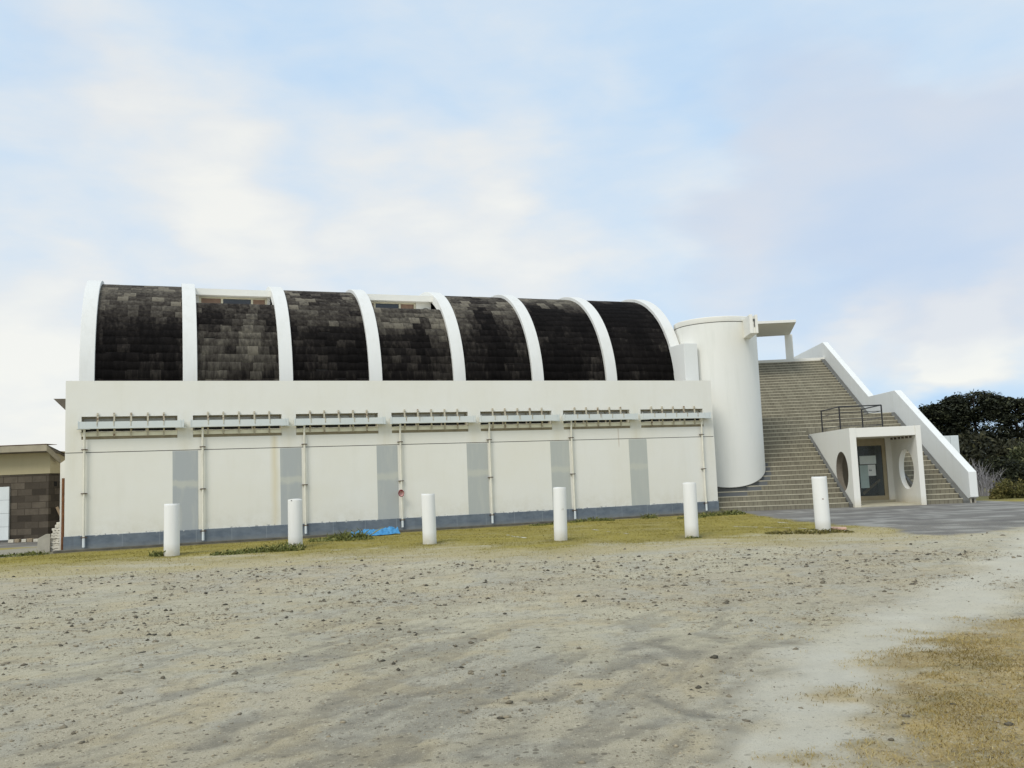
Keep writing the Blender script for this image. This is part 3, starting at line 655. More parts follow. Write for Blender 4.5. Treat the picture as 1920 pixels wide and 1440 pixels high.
# windows, gutters with straps, downpipes
for i in range(7):
    u0 = WOFF+SP*i; u1 = u0+WW
    w = empty('window', (0, 0, 0)); w.parent = HALL
    mb = MB(); mb.box(u0, u1, .20, .25, ZWT-.05, ZWT); mb.box(u0, u1, .20, .25, 3.60, 3.66); mb.box(u0, u0+.05, .20, .25, 3.40, ZWT-.05); mb.box(u1-.05, u1, .20, .25, 3.40, ZWT-.05)
    for k in (1, 2): mb.box(u0+WW*k/3-.025, u0+WW*k/3+.025, .20, .25, 3.40, ZWT-.05)
    mb.build('frame', M['fascia'], w)
    mb = MB(); mb.box(u0+.05, u1-.05, .222, .232, 3.66, ZWT-.05); mb.build('upper_pane', M['frost'], w)
    mb = MB(); mb.box(u0+.05, u1-.05, .225, .235, 3.36, 3.60); mb.build('lower_pane', M['dark'], w)
    mb = MB(); mb.prism([(u0+.004, .004, 3.315), (u0+.004, .004, 3.425), (u0+.004, .199, 3.47), (u0+.004, .199, 3.315)], (WW-.008, 0, 0)); mb.build('sill', M['sill'], w)
    mb = MB(); mb.box(u0+.005, u1-.005, .035, .199, ZWB+.002, 3.312); mb.build('sill_base', M['sillbrown'], w)
    g = MB(); ga, gb = u0-.062, u1+.19
    g.box(ga, gb, -.262, -.25, 3.53, 3.735); g.box(ga, gb, -.25, -.06, 3.53, 3.545); g.box(ga, gb, -.06, -.05, 3.545, 3.735); g.box(ga, ga+.012, -.25, -.06, 3.545, 3.735); g.box(gb-.012, gb, -.25, -.06, 3.545, 3.735)
    for x in (ga+.0, gb-.10, gb-.02): g.box(x-.012, x+.012, -.272, -.262, 3.515, 3.765)
    g.box(ga-.05, ga+.3, -.255, -.05, 3.515, 3.529); g.box(gb-.25, gb+.05, -.255, -.05, 3.515, 3.529)
    go = g.build('gutter', M['gutter'], HALL)
    for f_ in (.165, .335, .51, .685, .855):
        x = u0+WW*f_; mb = MB(); mb.box(x-.024, x+.024, -.048, -.013, 3.30, 3.965); mb.box(x-.028, x+.028, -.276, -.05, 3.736, 3.744); mb.box(x-.010, x+.010, -.274, -.263, 3.60, 3.736); mb.box(x-.022, x+.022, -.06, -.02, 3.94, 4.005)
        mb.build('gutter_strap', M['bracket'], go)
    pu = (.517, 3.70, 6.86, 9.97, 13.08, 16.15, 21.50)[i]; zb = (.10, .10, .12, .14, .10, .08, .10)[i]
    if i == 1: pu = 3.80
    mb = MB(); mb.tube([(pu, -.13, 3.53), (pu, -.13, 3.42), (pu, -.10, 3.30), (pu, -.10, .36)],   .033, 12); dp = mb.build('downpipe', M['pipe'], HALL, smooth=True)
    mb = MB(); mb.tube([(pu, -.10, .358), (pu, -.10, zb)], .039, 12); mb.build('pipe_shoe', M['panelwhite'], dp, smooth=True)
    for z in (2.93, 1.65, .38):
        mb = MB(); mb.tube([(pu, -.10, z-.014), (pu, -.10, z+.014)], .042, 12); mb.box(pu-.085, pu+.085, -.105, -.013 if z > .43 else -.036, z-.012, z+.012); mb.build('pipe_clip', M['clip'], dp)
# eave of the low roof at the far left end, and the short wing wall with a sloped top
mb = MB(); mb.prism([(-.98, 6.0, 5.00), (-.20, 6.0, 5.00), (-.20, 6.0, 4.60), (-.62, 6.0, 4.62)], (0, 4.5, 0)); mb.build('eave', M['soffit'], HALL)
mb = MB(); mb.prism([(-.16, .36, -.1), (-.021, .36, -.1), (-.021, .36, 2.665), (-.16, .36, 2.565)], (0, 3.2, 0)); mb.build('wing_wall', M['white'], HALL)
mb = MB(); mb.box(HL-.25, HL+.36, 1.35, 2.7, ZT-.1, 6.60); mb.build('link_wall', painted_wall('link_paint', (.79, .795, .765), (.6, .6, .54), .4, .1), HALL, bevel=.01)

# ------------------------------------------------------------------ the drum
DA, DB, DR = .70, 2.77, 1.65
dx, dy = stair_xy(DA, DB)
DRUM = empty('round_tower', (dx, dy, 0), PSI, 'smooth white cylindrical tower between the hall and the tiled steps', 'tower')
mb = MB(); n = 96; zt = 7.42; lo, hi = [], []
for k in range(n):
    t = 2*math.pi*k/n; x, y = DR*math.cos(t), DR*math.sin(t); lo.append((x, y, .285+.53*max(0, DB+y))); hi.append((x, y, zt))
ri = [(x*.97, y*.97, z) for x, y, z in lo]
mb.mesh(lo+hi+ri, [(k, (k+1) % n, n+(k+1) % n, n+k) for k in range(n)]+[tuple(range(n, 2*n))]+[(k, 2*n+k, 2*n+(k+1) % n, (k+1) % n) for k in range(n)])
mb.build('shell', M['drum'], DRUM, smooth=True)
mb = MB(); mb.tube([(0, 0, 7.424), (0, 0, 7.45), (0, 0, 7.62), (0, 0, 7.64)], [DR+.012, DR+.022, DR+.022, DR+.006], 96); mb.build('rim', M['white'], DRUM, smooth=True)
mb = MB(); mb.tube([(0, 0, 7.40), (0, 0, 7.43)], DR+.003, 96, cap=False); mb.build('shadow_joint', M['joint'], DRUM)
mb = MB(); mb.tube([(0, 0, -.1), (0, 0, 2.6)], DR*.955, 64); mb.build('core', M['channel'], DRUM, smooth=True)
# water spout on the rim: a stub beam with a notched, slotted end
sa = 1.03
mb = MB(); y0, y1 = -2.75, -.6; a0, a1 = sa-.16, sa+.15
mb.box(a0, a0+.125, y0, y1, 6.74, 7.47); mb.box(a1-.10, a1, y0, y1, 6.74, 7.45); mb.box(a0+.125, a1-.10, y0+.03, y1, 6.74, 7.33)
sp_o = mb.build('spout', M['white'], DRUM, bevel=.006)
mb = MB(); mb.box(a0+.13, a1-.105, y0+.012, y0+.029, 7.20, 7.30); mb.box(a0+.16, a1-.115, y0+.012, y0+.029, 6.98, 7.19); mb.build('spout_slot', M['channel'], sp_o)

# ------------------------------------------------------------------ the grand stair
ST = empty('grand_staircase', (SO[0], SO[1], 0), PSI, 'wide brown tiled outdoor staircase with a stepped white parapet on its right', 'staircase')
AR = 8.93; VOID = (4.895, 7.505); VB = 5.35
def a_left(b): return -.105-.44*(b+.216)+.02
N1, R1, T1 = 21, 3.81/21, 6.83/20.6; B2 = 10.05; N2, R2_, T2 = 21, (7.44-3.81)/21, 6.95/20.4
def step_box(mb, i0, a0, a1, b0, b1, z):
    mb.cur = 0; mb.box(a0, a1, b0, b1, -.08, z-.030)
    mb.box(a0, a1, b0+.045, b1, z-.030, z)
    mb.cur = 1; mb.box(a0, a1, b0-.014, b0+.0449, z-.0295, z+.003)
def segs(b):
    return [(a_left(b), VOID[0]-.13), (VOID[1]+.092, AR)] if b < VB else [(a_left(b), AR)]
mb = MB()
for i in range(N1-1):
    b0 = i*T1
    for a0, a1 in segs(b0): step_box(mb, i, a0, a1, b0, b0+T1-.0005, (i+1)*R1)
for a0, a1 in segs(20*T1): step_box(mb, 0, a0, a1, 20*T1, B2-.001, 3.81)
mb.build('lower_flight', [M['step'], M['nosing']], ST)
mb = MB()
for i in range(N2):
    b0 = B2+i*T2; b1 = b0+T2-.0005 if i < N2-1 else 24.4
    step_box(mb, i, a_left(b0), AR, b0, b1, 3.81+(i+1)*R2_)
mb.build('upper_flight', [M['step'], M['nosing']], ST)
# grey drainage channels beside the steps
sl1 = R1/T1; sl2 = R2_/T2
mb = MB(); mb.prism([(AR+.001, -.05, .0), (AR+.001, -.05, .10), (AR+.001, 6.83, 3.83), (AR+.001, 10.05, 3.87), (AR+.001, 17.0, 7.52), (AR+.001, 24.4, 7.52), (AR+.001, 24.4, 0)], (.228, 0, 0)); mb.build('channel', M['channel'], ST)
mb = MB(); mb.prism([(VOID[0]-.128, -.1, .0), (VOID[0]-.128, -.1, .13), (VOID[0]-.128, 5.0, 2.86), (VOID[0]-.128, 5.3, 2.9), (VOID[0]-.128, 5.3, 0)], (.124, 0, 0)); mb.build('channel', M['channel'], ST)
mb = MB(); mb.prism([(VOID[1]+.001, -.1, .0), (VOID[1]+.001, -.1, .10), (VOID[1]+.001, 5.0, 2.83), (VOID[1]+.001, 5.3, 2.9), (VOID[1]+.001, 5.3, 0)], (.09, 0, 0)); mb.build('channel', M['channel'], ST)
PP = [(-.13, .22), (-.13, 1.15), (6.68, 4.80), (10.20, 4.82), (17.2, 8.50), (24.4, 8.50), (24.4, 0.0), (.55, 0.0)]
mb = MB(); mb.prism([(9.160, b, z) for b, z in PP], (.292, 0, 0)); mb.build('parapet', painted_wall('parapet_paint', (.79, .795, .77), (.50, .50, .42), .6, .30), ST, bevel=.012)
mb = MB(); mb.box(9.18, 9.25, -.02, .2, -.05, .3); mb.box(9.34, 9.40, -.02, .2, -.05, .3); mb.build('parapet_foot', M['concrete'], ST)
mb = MB(); mb.box(a_left(17.2)+.0, 9.158, 17.05, 17.28, 7.44, 7.62); mb.build('kerb', M['white'], ST, bevel=.01)

# canopy above the top landing
CAN = empty('rooftop_canopy', (*stair_xy(7.3, 17.6), 0), PSI, 'flat white canopy slab on a single square column above the top of the steps', 'canopy')
def rel(a, b, z): return (a-7.3, b-17.6, z)
mb = MB(); sl = [(.9, 13.0), (6.70, 13.1), (7.52, 17.9), (2.3, 18.3)]; mb.prism([rel(a, b, 9.10) for a, b in sl], (0, 0, .14)); mb.build('slab', M['white'], CAN, bevel=.01)
mb = MB(); mb.prism([rel(a, b, 7.44) for a, b in ((7.13, 17.5), (7.56, 17.5), (7.66, 17.85), (7.23, 17.85))], (0, 0, 1.658)); mb.build('column', M['white'], CAN, bevel=.01)

# ------------------------------------------------------------------ entrance porch
PO = empty('entrance_porch', (*stair_xy(6.2, 0), 0), PSI, 'white concrete porch with round holes in both side walls and a glazed door', 'porch')
def P(a, b, z): return (a-6.2, b, z)
def cheek(a0, a1, rim, name='side_wall'):
    """side wall with a round hole"""
    mb = MB(); bc, zc, r = .93, 1.33, .76; n = 48; b0, b1, z0, z1 = -.30, 5.3, -.05, 2.945
    ring, outer = [], []
    for k in range(n):
        t = 2*math.pi*k/n; c, s = math.cos(t), math.sin(t); ring.append((bc+r*c, zc+r*s))
        tb = ((b1-bc)/c if c > 1e-9 else (b0-bc)/c if c < -1e-9 else 1e9); tz = ((z1-zc)/s if s > 1e-9 else (z0-zc)/s if s < -1e-9 else 1e9)
        q = min(tb, tz); outer.append((bc+q*c, zc+q*s))
    cor = [(b1, z1), (b0, z1), (b0, z0), (b1, z0)]
    for k in range(n):
        j = (k+1) % n; pts = [ring[k], outer[k]]
        if abs(outer[k][0]-outer[j][0]) > 1e-6 and abs(outer[k][1]-outer[j][1]) > 1e-6:
            pts.append(min(cor, key=lambda q: math.hypot(q[0]-(outer[k][0]+outer[j][0])/2, q[1]-(outer[k][1]+outer[j][1])/2)))
        pts += [outer[j], ring[j]]
        mb.face([P(a0, b, z) for b, z in pts]); mb.face([P(a1, b, z) for b, z in pts[::-1]])
        mb.cur = 1; mb.face([P(a0, *ring[j]), P(a1, *ring[j]), P(a1, *ring[k]), P(a0, *ring[k])]); mb.cur = 0
    for (p, q) in ((cor[0], cor[1]), (cor[1], cor[2]), (cor[2], cor[3]), (cor[3], cor[0])):
        mb.face([P(a0, *p), P(a1, *p), P(a1, *q), P(a0, *q)])
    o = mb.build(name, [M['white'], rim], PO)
    return o
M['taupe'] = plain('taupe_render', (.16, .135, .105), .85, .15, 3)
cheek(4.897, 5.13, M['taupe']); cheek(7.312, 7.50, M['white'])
mb = MB(); 
for x0, y0, z0, x1, y1, z1 in ((5.131, -.262, 2.590, 7.311, -.02, 2.935),): mb.box(x0-6.2, x1-6.2, y0, y1, z0, z1)
mb.build('lintel', M['white'], PO, bevel=.008)
mb = MB(); mb.box(5.131-6.2, 7.311-6.2, -.019, 5.3, 2.72, 2.90); mb.build('roof_slab', M['white'], PO)
mb = MB(); mb.box(5.131-6.2, 7.311-6.2, -.02, 2.95, 2.58, 2.719); mb.build('ceiling', plain('ceiling_paint', (.62, .585, .49), .85, .12, 2), PO)
mb = MB(); mb.box(5.131-6.2, 7.311-6.2, -.28, 3.3, -.05, .055); mb.build('floor', M['floor'], PO, bevel=.006)
mb = MB(); mb.box(5.131-6.2, 7.311-6.2, 2.32, 3.3, .056, .13); mb.build('door_step', M['floor'], PO, bevel=.006)
mb = MB(); mb.box(7.09-6.2, 7.311-6.2, 2.36, 3.3, .13, 2.579); mb.build('jamb_wall', M['white'], PO)
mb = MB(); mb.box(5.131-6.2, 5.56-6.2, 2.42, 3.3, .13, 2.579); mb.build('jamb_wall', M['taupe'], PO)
for k in range(6):  # dark blocks put in for the shade between the ceiling beam ends
    mb = MB(); b = .12+k*.40; mb.box(7.255-6.2, 7.3115-6.2, b, b+.11, 2.50, 2.579); mb.build('gap_shade', M['taupe'], PO)
# the door
D = empty('door', (0, 0, 0)); D.parent = PO
da, db, dz0, dz1, dy0 = 5.565-6.2, 7.085-6.2, .132, 2.44, 2.40
mb = MB(); f_ = .14
mb.box(da, db, dy0, dy0+.12, dz1-.02, dz1+.14); mb.box(da, da+f_, dy0, dy0+.1, dz0, dz1-.02); mb.box(db-f_, db, dy0, dy0+.1, dz0, dz1-.02); mb.box(da+f_, db-f_, dy0, dy0+.1, dz0, dz0+.17); mb.box(da+f_, db-f_, dy0, dy0+.1, dz1-.14, dz1-.02)
mb.build('frame', M['doorframe'], D, bevel=.006)
gm = NT('door_glass'); gm.b.inputs['Transmission Weight'].default_value = .9; gm.b.inputs['IOR'].default_value = 1.2
mb = MB(); mb.box(da+f_, db-f_, dy0+.045, dy0+.053, dz0+.17, dz1-.14); mb.build('glass', gm.done((.55, .6, .62), .02, 0, .5), D)
mb = MB(); mb.tube([(da+.10, dy0-.05, .95), (da+.10, dy0-.05, 1.30)], .014, 8); mb.box(da+.09, da+.11, dy0-.05, dy0, .98, 1.0); mb.box(da+.09, da+.11, dy0-.05, dy0, 1.25, 1.27); mb.build('handle', M['rail'], D)
mb = MB(); mb.box(da-.2, db+.2, 4.2, 4.25, .05, 2.55); mb.build('lobby_wall', plain('lobby_brown', (.045, .034, .026), .9, .3, 2), PO)
def on_porch(a, b, z=0): return (*stair_xy(a, b), z)
def sheet(name, a0, a1, z0, z1, b, mat, label, cat):
    o = empty(name, on_porch(a0, b), PSI, label, cat); return o
def flat_sheet(name, a0, a1, z0, z1, b, mat, label, cat):
    mb = MB(); mb.box(0, a1-a0, -.004, 0, 0, z1-z0); o = mb.build(name, mat); o.location = on_porch(a0, b, z0); o.rotation_euler = (0, 0, PSI); return tag(o, label, cat)
gb_ = dy0+.043
flat_sheet('notice_sheet', 6.06, 6.70, 1.57, 1.90, gb_, M['paper'], 'wide blank pale sheet taped across the middle of the porch door', 'notice')
flat_sheet('notice_sheet', 6.04, 6.37, .62, 1.53, gb_-.001, M['paper2'], 'tall greenish sheet on the lower half of the porch door', 'notice')
ns = flat_sheet('notice_sheet', 6.36, 6.66, 1.10, 1.54, gb_-.006, plain('notice_white', (.72, .75, .73), .8, .04, 5), 'small white notice with a printed dark picture on the porch door', 'notice')
mb = MB(); 
for k in range(5):
    mb.box(.04+.021*k, .056+.021*k, -.007, -.005, .185+.01*(k % 2), .245-.012*(k % 3))
mb.box(.035, .15, -.007, -.005, .262, .27); mb.build('printed_picture', M['ink'], ns)
mb = MB(); mb.obox((0, 0, 0), (.34, 0, .27), (0, .03, 0), (-.03, 0, .04)); pl = mb.build('timber_prop', M['timber']); pl.location = on_porch(6.50, dy0+.20, .66); pl.rotation_euler = (0, 0, PSI)
tag(pl, 'brown timber plank leaning diagonally behind the porch door glass', 'plank')

# railing on the porch roof
RA = empty('roof_railing', on_porch(4.98, 1.0, 2.9), PSI, 'black metal railing standing on the flat roof of the entrance porch', 'railing')
pts = [(0.0, 2.5), (0.0, 0.02), (1.60, 0.0), (1.62, 2.4)]
for a, b in pts:
    mb = MB(); mb.box(a-.022, a+.022, b-.022, b+.022, 0, .93); mb.build('post', M['rail'], RA)
for z, r in ((.93, .024), (.70, .012), (.45, .012), (.18, .012)):
    mb = MB()
    for (p, q) in zip(pts[:-1], pts[1:]): mb.tube([(*p, z), (*q, z)], r, 8)
    mb.build('rail', M['rail'], RA)

# ------------------------------------------------------------------ bollards
BL = [(-8.80, 23.30, 1.315, .385, 'white bollard in front of the first grey wall panel, green weed at its left foot'),
      (-5.90, 24.30, 1.285, .375, 'white bollard with a dark nick in its top rim, standing in low weeds'),
      (-2.296, 23.84, 1.305, .358, 'white bollard just right of the blue tarp and the pink pipe cap'),
      (1.073, 23.15, 1.350, .336, 'white bollard with two faint scratches halfway up, before the fifth grey wall panel'),
      (4.29, 22.66, 1.360, .336, 'clean white bollard in front of the last downpipe of the hall'),
      (7.494, 22.53, 1.368, .366, 'white bollard with a rusty chip on its side, before the tiled stairs')]
for k, (x, y, h, d, lab) in enumerate(BL):
    o = empty('bollard', (x, y, float(ground_z(x, y))-.02), random.uniform(0, 6), lab, 'bollard', 'white bollards in a row before the hall'); r = d/2
    mb = MB(); n = 40; lev = [(-.1, r), (.3, r), (.8, r*.995), (h-.05, r*.985), (h-.012, r*.98), (h, r*.955)]; vs = []
    ph = random.uniform(0, 6)
    for z, rr in lev:
        for q in range(n):
            t = 2*math.pi*q/n; w = rr*(1+.006*math.sin(3*t+ph)+.004*math.sin(5*t+z*4)); vs.append((w*math.cos(t)+.012*z*math.sin(ph), w*math.sin(t)+.012*z*math.cos(ph), z+(.008*math.sin(2*t+ph) if z > h-.06 else 0)))
    fs = [(i*n+q, i*n+(q+1) % n, (i+1)*n+(q+1) % n, (i+1)*n+q) for i in range(len(lev)-1) for q in range(n)]+[tuple(range((len(lev)-1)*n, len(lev)*n))]
    mb.mesh(vs, fs); body = mb.build('shaft', M['post'], o, smooth=True)
    o.rotation_euler.x = random.uniform(-.014, .014); o.rotation_euler.y = random.uniform(-.014, .014)
    ang = -o.rotation_euler.z-math.pi/2 
    def chip(da_, z, w, hh, mat, nm):
        mb = MB(); t0 = ang+da_; rr = r*.995+.003
        pts_ = []
        for q in range(7):
            t = 2*math.pi*q/7; k_ = random.uniform(.6, 1.1); pts_.append((t0+w*k_*math.cos(t)/r, z+hh*k_*math.sin(t)))
        mb.face([(rr*math.cos(t)+.012*zz*math.sin(ph), rr*math.sin(t)+.012*zz*math.cos(ph), zz) for t, zz in pts_]); mb.build(nm, mat, o)
    if k == 5: chip(-.05, .83, .022, .016, M['rust'], 'chip')
    if k == 1: chip(-.25, h-.03, .03, .02, M['channel'], 'chip')
    if k == 3: chip(.25, .80, .006, .03, M['concrete'], 'scratch'); chip(.45, .81, .006, .025, M['concrete'], 'scratch')

# ------------------------------------------------------------------ foliage builders
def leaf_quads(centers, size, tint, spread=1.0, flat=.0, droop=0):
    """random quads (leaf clumps) round the centres"""
    n = len(centers); c = np.asarray(centers)
    d1 = rng.normal(size=(n, 3)); d1[:, 2] *= (1-flat); d1 /= np.linalg.norm(d1, axis=1)[:, None]
    d2 = rng.normal(size=(n, 3)); d2[:, 2] *= (1-flat); d2 -= d1*(d1*d2).sum(1)[:, None]; d2 /= np.linalg.norm(d2, axis=1)[:, None]
    s = size*rng.uniform(.55, 1.3, n)[:, None]; a = d1*s; b = d2*s*rng.uniform(.28, .6, n)[:, None]
    V = np.stack([c-a, c+b*.9-a*.1, c+a, c-b*.9+a*.1], 1).reshape(-1, 3); F = np.arange(4*n).reshape(n, 4)
    return V, F, np.repeat(tint, 4)
def crown(name, mat, parent, blobs, per, size, flat=.3, seed=0, base=.45):
    """crown volume of many clumps; blobs: (x,y,z,rx,ry,rz)"""
    Vs, Fs, Ts = [], [], []; o = 0
    for (x, y, z, rx, ry, rz) in blobs:
        ncl = max(6, int(per))
        d = rng.normal(size=(ncl, 3)); d /= np.linalg.norm(d, axis=1)[:, None]; rad = rng.uniform(.45, 1.03, ncl)**.6
        cc = np.array([x, y, z])+d*rad[:, None]*np.array([rx, ry, rz])
        for k in range(ncl):
            m_ = 34; sc = rng.uniform(.6, 1.25)
            pts_ = cc[k]+rng.normal(size=(m_, 3))*np.array([.30, .30, .30*(1-flat)])*min(rx, rz)*.75*sc
            tone = base+rng.normal()*.18
            V, F, T = leaf_quads(pts_, size, np.clip(tone+rng.normal(size=m_)*.16, 0, 1), flat=flat)
            Vs.append(V); Fs.append(F+o); Ts.append(T); o += len(V)
    return np_mesh(name, np.concatenate(Vs), np.concatenate(Fs), mat, parent, {'tint': np.concatenate(Ts)})
def tree(x, y, h, blobs, label, mat, per=60, size=.16, name='pine_tree', cat='tree', group=None, flat=.55, lean=0, trunk=.16):
    t = empty(name, (x, y, -.1), 0, label, cat, group)
    mb = MB(); top = blobs[0]
    mb.tube([(0, 0, 0), (lean*.3, 0, h*.3), (lean*.7, 0, h*.62), (lean, 0, h*.92)], [trunk, trunk*.8, trunk*.55, .03], 8)
    for b in blobs:
        z0 = max(.4, b[2]-b[5]*.9-.3); mb.tube([(lean*min(1, z0/h), 0, min(z0, h*.8)), ((b[0]+lean)*.5, b[1]*.5, (z0+b[2])*.5+.1), (b[0], b[1], b[2])], [trunk*.5, trunk*.3, .02], 6)
    mb.build('trunk', M['bark'], t, smooth=True)
    crown('crown', mat, t, blobs, per, size, flat)
    return t
# dark pines on the right
tree(25.7, 55, 5.0, [(-.1, 0, 4.35, .95, 1.2, .75), (.5, .3, 3.5, 1.3, 1.3, .9), (-.75, 0, 4.45, .5, .7, .30), (0, -.2, 2.4, 1.5, 1.3, 1.0)], 'dark pine seen just above the stair parapet, lowest of the pines', M['pine'], 150, .115)
tree(28.2, 55.5, 6.0, [(0, 0, 4.75, 1.7, 1.6, .95), (-1.0, .3, 5.0, .8, .8, .50), (1.3, 0, 5.0, .8, .8, .42), (.2, -.4, 3.6, 2.0, 1.6, 1.2), (0, -.2, 2.2, 2.0, 1.5, 1.1)], 'tallest dark pine with a broad domed crown right of the stairs', M['pine'], 165, .115)
tree(31.0, 56, 5.6, [(0, 0, 4.6, 1.3, 1.4, .6), (-.5, .2, 5.15, .55, .6, .22), (.6, 0, 4.9, .7, .8, .28), (.3, -.4, 3.5, 1.7, 1.5, .9), (0, 0, 2.2, 1.8, 1.4, 1.1)], 'dark pine with ragged flat branches at the right edge of the picture', M['pine'], 105, .115)
tree(33.8, 56, 5.2, [(0, 0, 4.1, 1.4, 1.4, .8), (.3, 0, 2.6, 1.9, 1.5, 1.3)], 'dark pine outside the right edge of the picture', M['pine'], 40)
def bush(x, y, blobs, label, mat, per, size, name='bush', cat='bush', flat=.1, twigs=5, group=None):
    t = empty(name, (x, y, -.05), 0, label, cat, group); mb = MB()
    for b in blobs:
        for k in range(twigs):
            a = random.uniform(0, 6.3); q = random.uniform(.2, .8); mb.tube([(b[0]*.4, b[1]*.4, 0), (b[0]+b[3]*q*.5*math.cos(a), b[1]+b[4]*.5*q*math.sin(a), b[2]*.6), (b[0]+b[3]*q*math.cos(a), b[1]+b[4]*q*math.sin(a), b[2]+b[5]*.4)], [.03, .02, .008], 5)
    mb.build('stems', M['bark'], t); crown('foliage', mat, t, blobs, per, size, flat); return t
bush(25.3, 50, [(0, 0, 1.5, 2.0, 1.2, 1.3), (2.4, .2, 1.3, 1.8, 1.2, 1.1), (-.8, .2, .8, 1.4, 1, .9)], 'dark shadowy scrub below the pines behind the white panels', M['scrub'], 110, .15)
bush(29.5, 50, [(0, 0, 1.4, 2.2, 1.2, 1.2), (2.6, 0, 1.2, 1.8, 1.2, 1.1)], 'dark scrub below the pines at the right edge', M['scrub'], 110, .15)
bush(22.9, 42, [(.1, 0, 1.15, .9, .7, .85), (.9, .2, 1.35, .8, .7, .80), (-.5, 0, .7, .6, .6, .6)], 'mid green leafy bush with pale leaves in front of the dark pines', M['leaf'], 70, .085)
bush(21.35, 40.2, [(0, 0, .85, .75, .6, .85), (.5, .1, .7, .6, .5, .7)], 'nearly black shrub filling the shaded hollow beside the foot of the stair parapet', M['pine'], 60, .10)  # near-black foliage put in to keep this hollow dark
bush(19.55, 36.2, [(0, 0, .38, .55, .5, .40), (.55, .1, .30, .45, .4, .30), (-.45, 0, .22, .35, .35, .25)], 'low olive yellow bush at the edge of the asphalt', M['olive'], 60, .055)
tw = empty('dry_shrub', (20.15, 39.4, 0), 0, 'bare grey twiggy shrub behind the lower end of the white parapet', 'shrub'); mb = MB()
for k in range(70):
    x, y = random.uniform(-.75, .65), random.uniform(-.5, .5); h = random.uniform(.6, 1.5)-.45*x; p = [(x*.6, y*.6, 0)]; 
    for s in (.35, .7, 1.0): p.append((x*.6+(x*.5+random.uniform(-.2, .2))*s, y*.6+random.uniform(-.2, .2)*s, h*s))
    mb.tube(p, [.016, .012, .008, .004], 5)
    for q in range(4):
        b = Vector(p[random.choice((1, 2))]); e_ = b+Vector((random.uniform(-.3, .3), random.uniform(-.3, .3), random.uniform(.1, .45))); mb.tube([b, (b+e_)/2+Vector((0, 0, .03)), e_], [.007, .005, .003], 4)
mb.build('twigs', M['twig'], tw)
for x0, x1, lab in ((21.0, 21.545, 'white upright sheet panel half hidden by the parapet, left of two'), (21.565, 21.96, 'white upright sheet panel standing clear of the parapet, right of two')):
    mb = MB(); mb.box(-(x1-x0)/2, (x1-x0)/2, -.03, .03, 0, 2.78); mb.box(-(x1-x0)/2-.0, -(x1-x0)/2+.04, .031, .08, 0, 2.76); o = mb.build('sheet_panel', M['panelwhite'], bevel=.008); o.location = ((x0+x1)/2, 45, 0); tag(o, lab, 'panel', 'white panels behind the parapet')
wf = empty('wooden_fence', (20.6, 36.9, 0), .05, 'low weathered wooden fence at the right edge behind the olive bush', 'fence')
for k in range(10):
    mb = MB(); x = -.9+k*.22; mb.box(x, x+.19, 0, .025, -.05, .40+random.uniform(-.02, .02)); mb.build('board', M['wood'], wf)
mb = MB(); mb.box(-.92, 1.3, -.035, .06, .42, .46); mb.build('rail', M['wood'], wf)

# weeds: tufts of narrow leaves
def tuft(x0, y0, blobs, n, h, label, mat=None, name='weed_clump', size=.05):
    """blobs: (dx, dy, r, height factor)"""
    t = empty(name, (x0, y0, 0), 0, label, 'weed', 'weed clumps along the hall'); C_, T = [], []; Vs, Fs, Ts = [], [], []; o = 0
    for dx_, dy_, r, hf in blobs:
        m_ = int(n); a = rng.uniform(0, 2*np.pi, m_); q = np.sqrt(rng.uniform(0, 1, m_))*r; px, py = dx_+q*np.cos(a), dy_+q*np.sin(a)*.8
        pz = ground_z(x0+px, y0+py)+rng.uniform(.0, 1, m_)**1.6*h*hf*.85*(1.05-q/r*.8)
        V, F, T_ = leaf_quads(np.c_[px, py, pz], size, np.clip(.5+rng.normal(size=m_)*.28, 0, 1), flat=.1); Vs.append(V); Fs.append(F+o); Ts.append(T_); o += len(V)
        # upright blades
        k = m_//3; a = rng.uniform(0, 2*np.pi, k); q = np.sqrt(rng.uniform(0, 1, k))*r; px, py = dx_+q*np.cos(a), dy_+q*np.sin(a)*.8; pz = ground_z(x0+px, y0+py)-.01
        hh = h*hf*rng.uniform(.3, .95, k); ln = rng.normal(size=(k, 2))*hh[:, None]*.5; w = rng.uniform(.008, .016, k); th = rng.uniform(0, np.pi, k)
        b0 = np.c_[px-np.cos(th)*w, py-np.sin(th)*w, pz]; b1 = np.c_[px+np.cos(th)*w, py+np.sin(th)*w, pz]; tp = np.c_[px+ln[:, 0], py+ln[:, 1], pz+hh]; md = (b1+tp)/2+np.c_[np.zeros((k, 2)), hh*.15]
        Vs.append(np.stack([b0, b1, md, tp], 1).reshape(-1, 3)); Fs.append(np.arange(4*k).reshape(k, 4)+o); Ts.append(np.repeat(np.clip(.55+rng.normal(size=k)*.25, 0, 1), 4)); o += 4*k
    np_mesh('leaves', np.concatenate(Vs), np.concatenate(Fs), mat or M['weed'], t, {'tint': np.concatenate(Ts)}); return t
tuft(-9.15, 23.1, [(0, 0, .16, 1), (.08, .1, .12, .8)], 90, .22, 'small green weed at the left foot of the first bollard', size=.04)
tuft(-6.3, 23.7, [(-.6, -.45, .5, .6), (-.25, -.15, .4, .9), (.3, .25, .45, .9), (.55, -.15, .25, .6), (-.95, -.85, .45, .5), (.1, -.3, .4, .6)], 230, .24, 'spreading green weeds round the foot of the nicked bollard')
tuft(-5.1, 26.9, [(-.7, -.1, .3, .45), (-.2, .1, .4, .9), (.2, .2, .45, 1.2), (.5, .2, .3, .8), (-.3, -.7, .6, .35), (.5, -.5, .5, .35)], 190, .30, 'tallest weed patch against the hall wall left of the blue tarp')
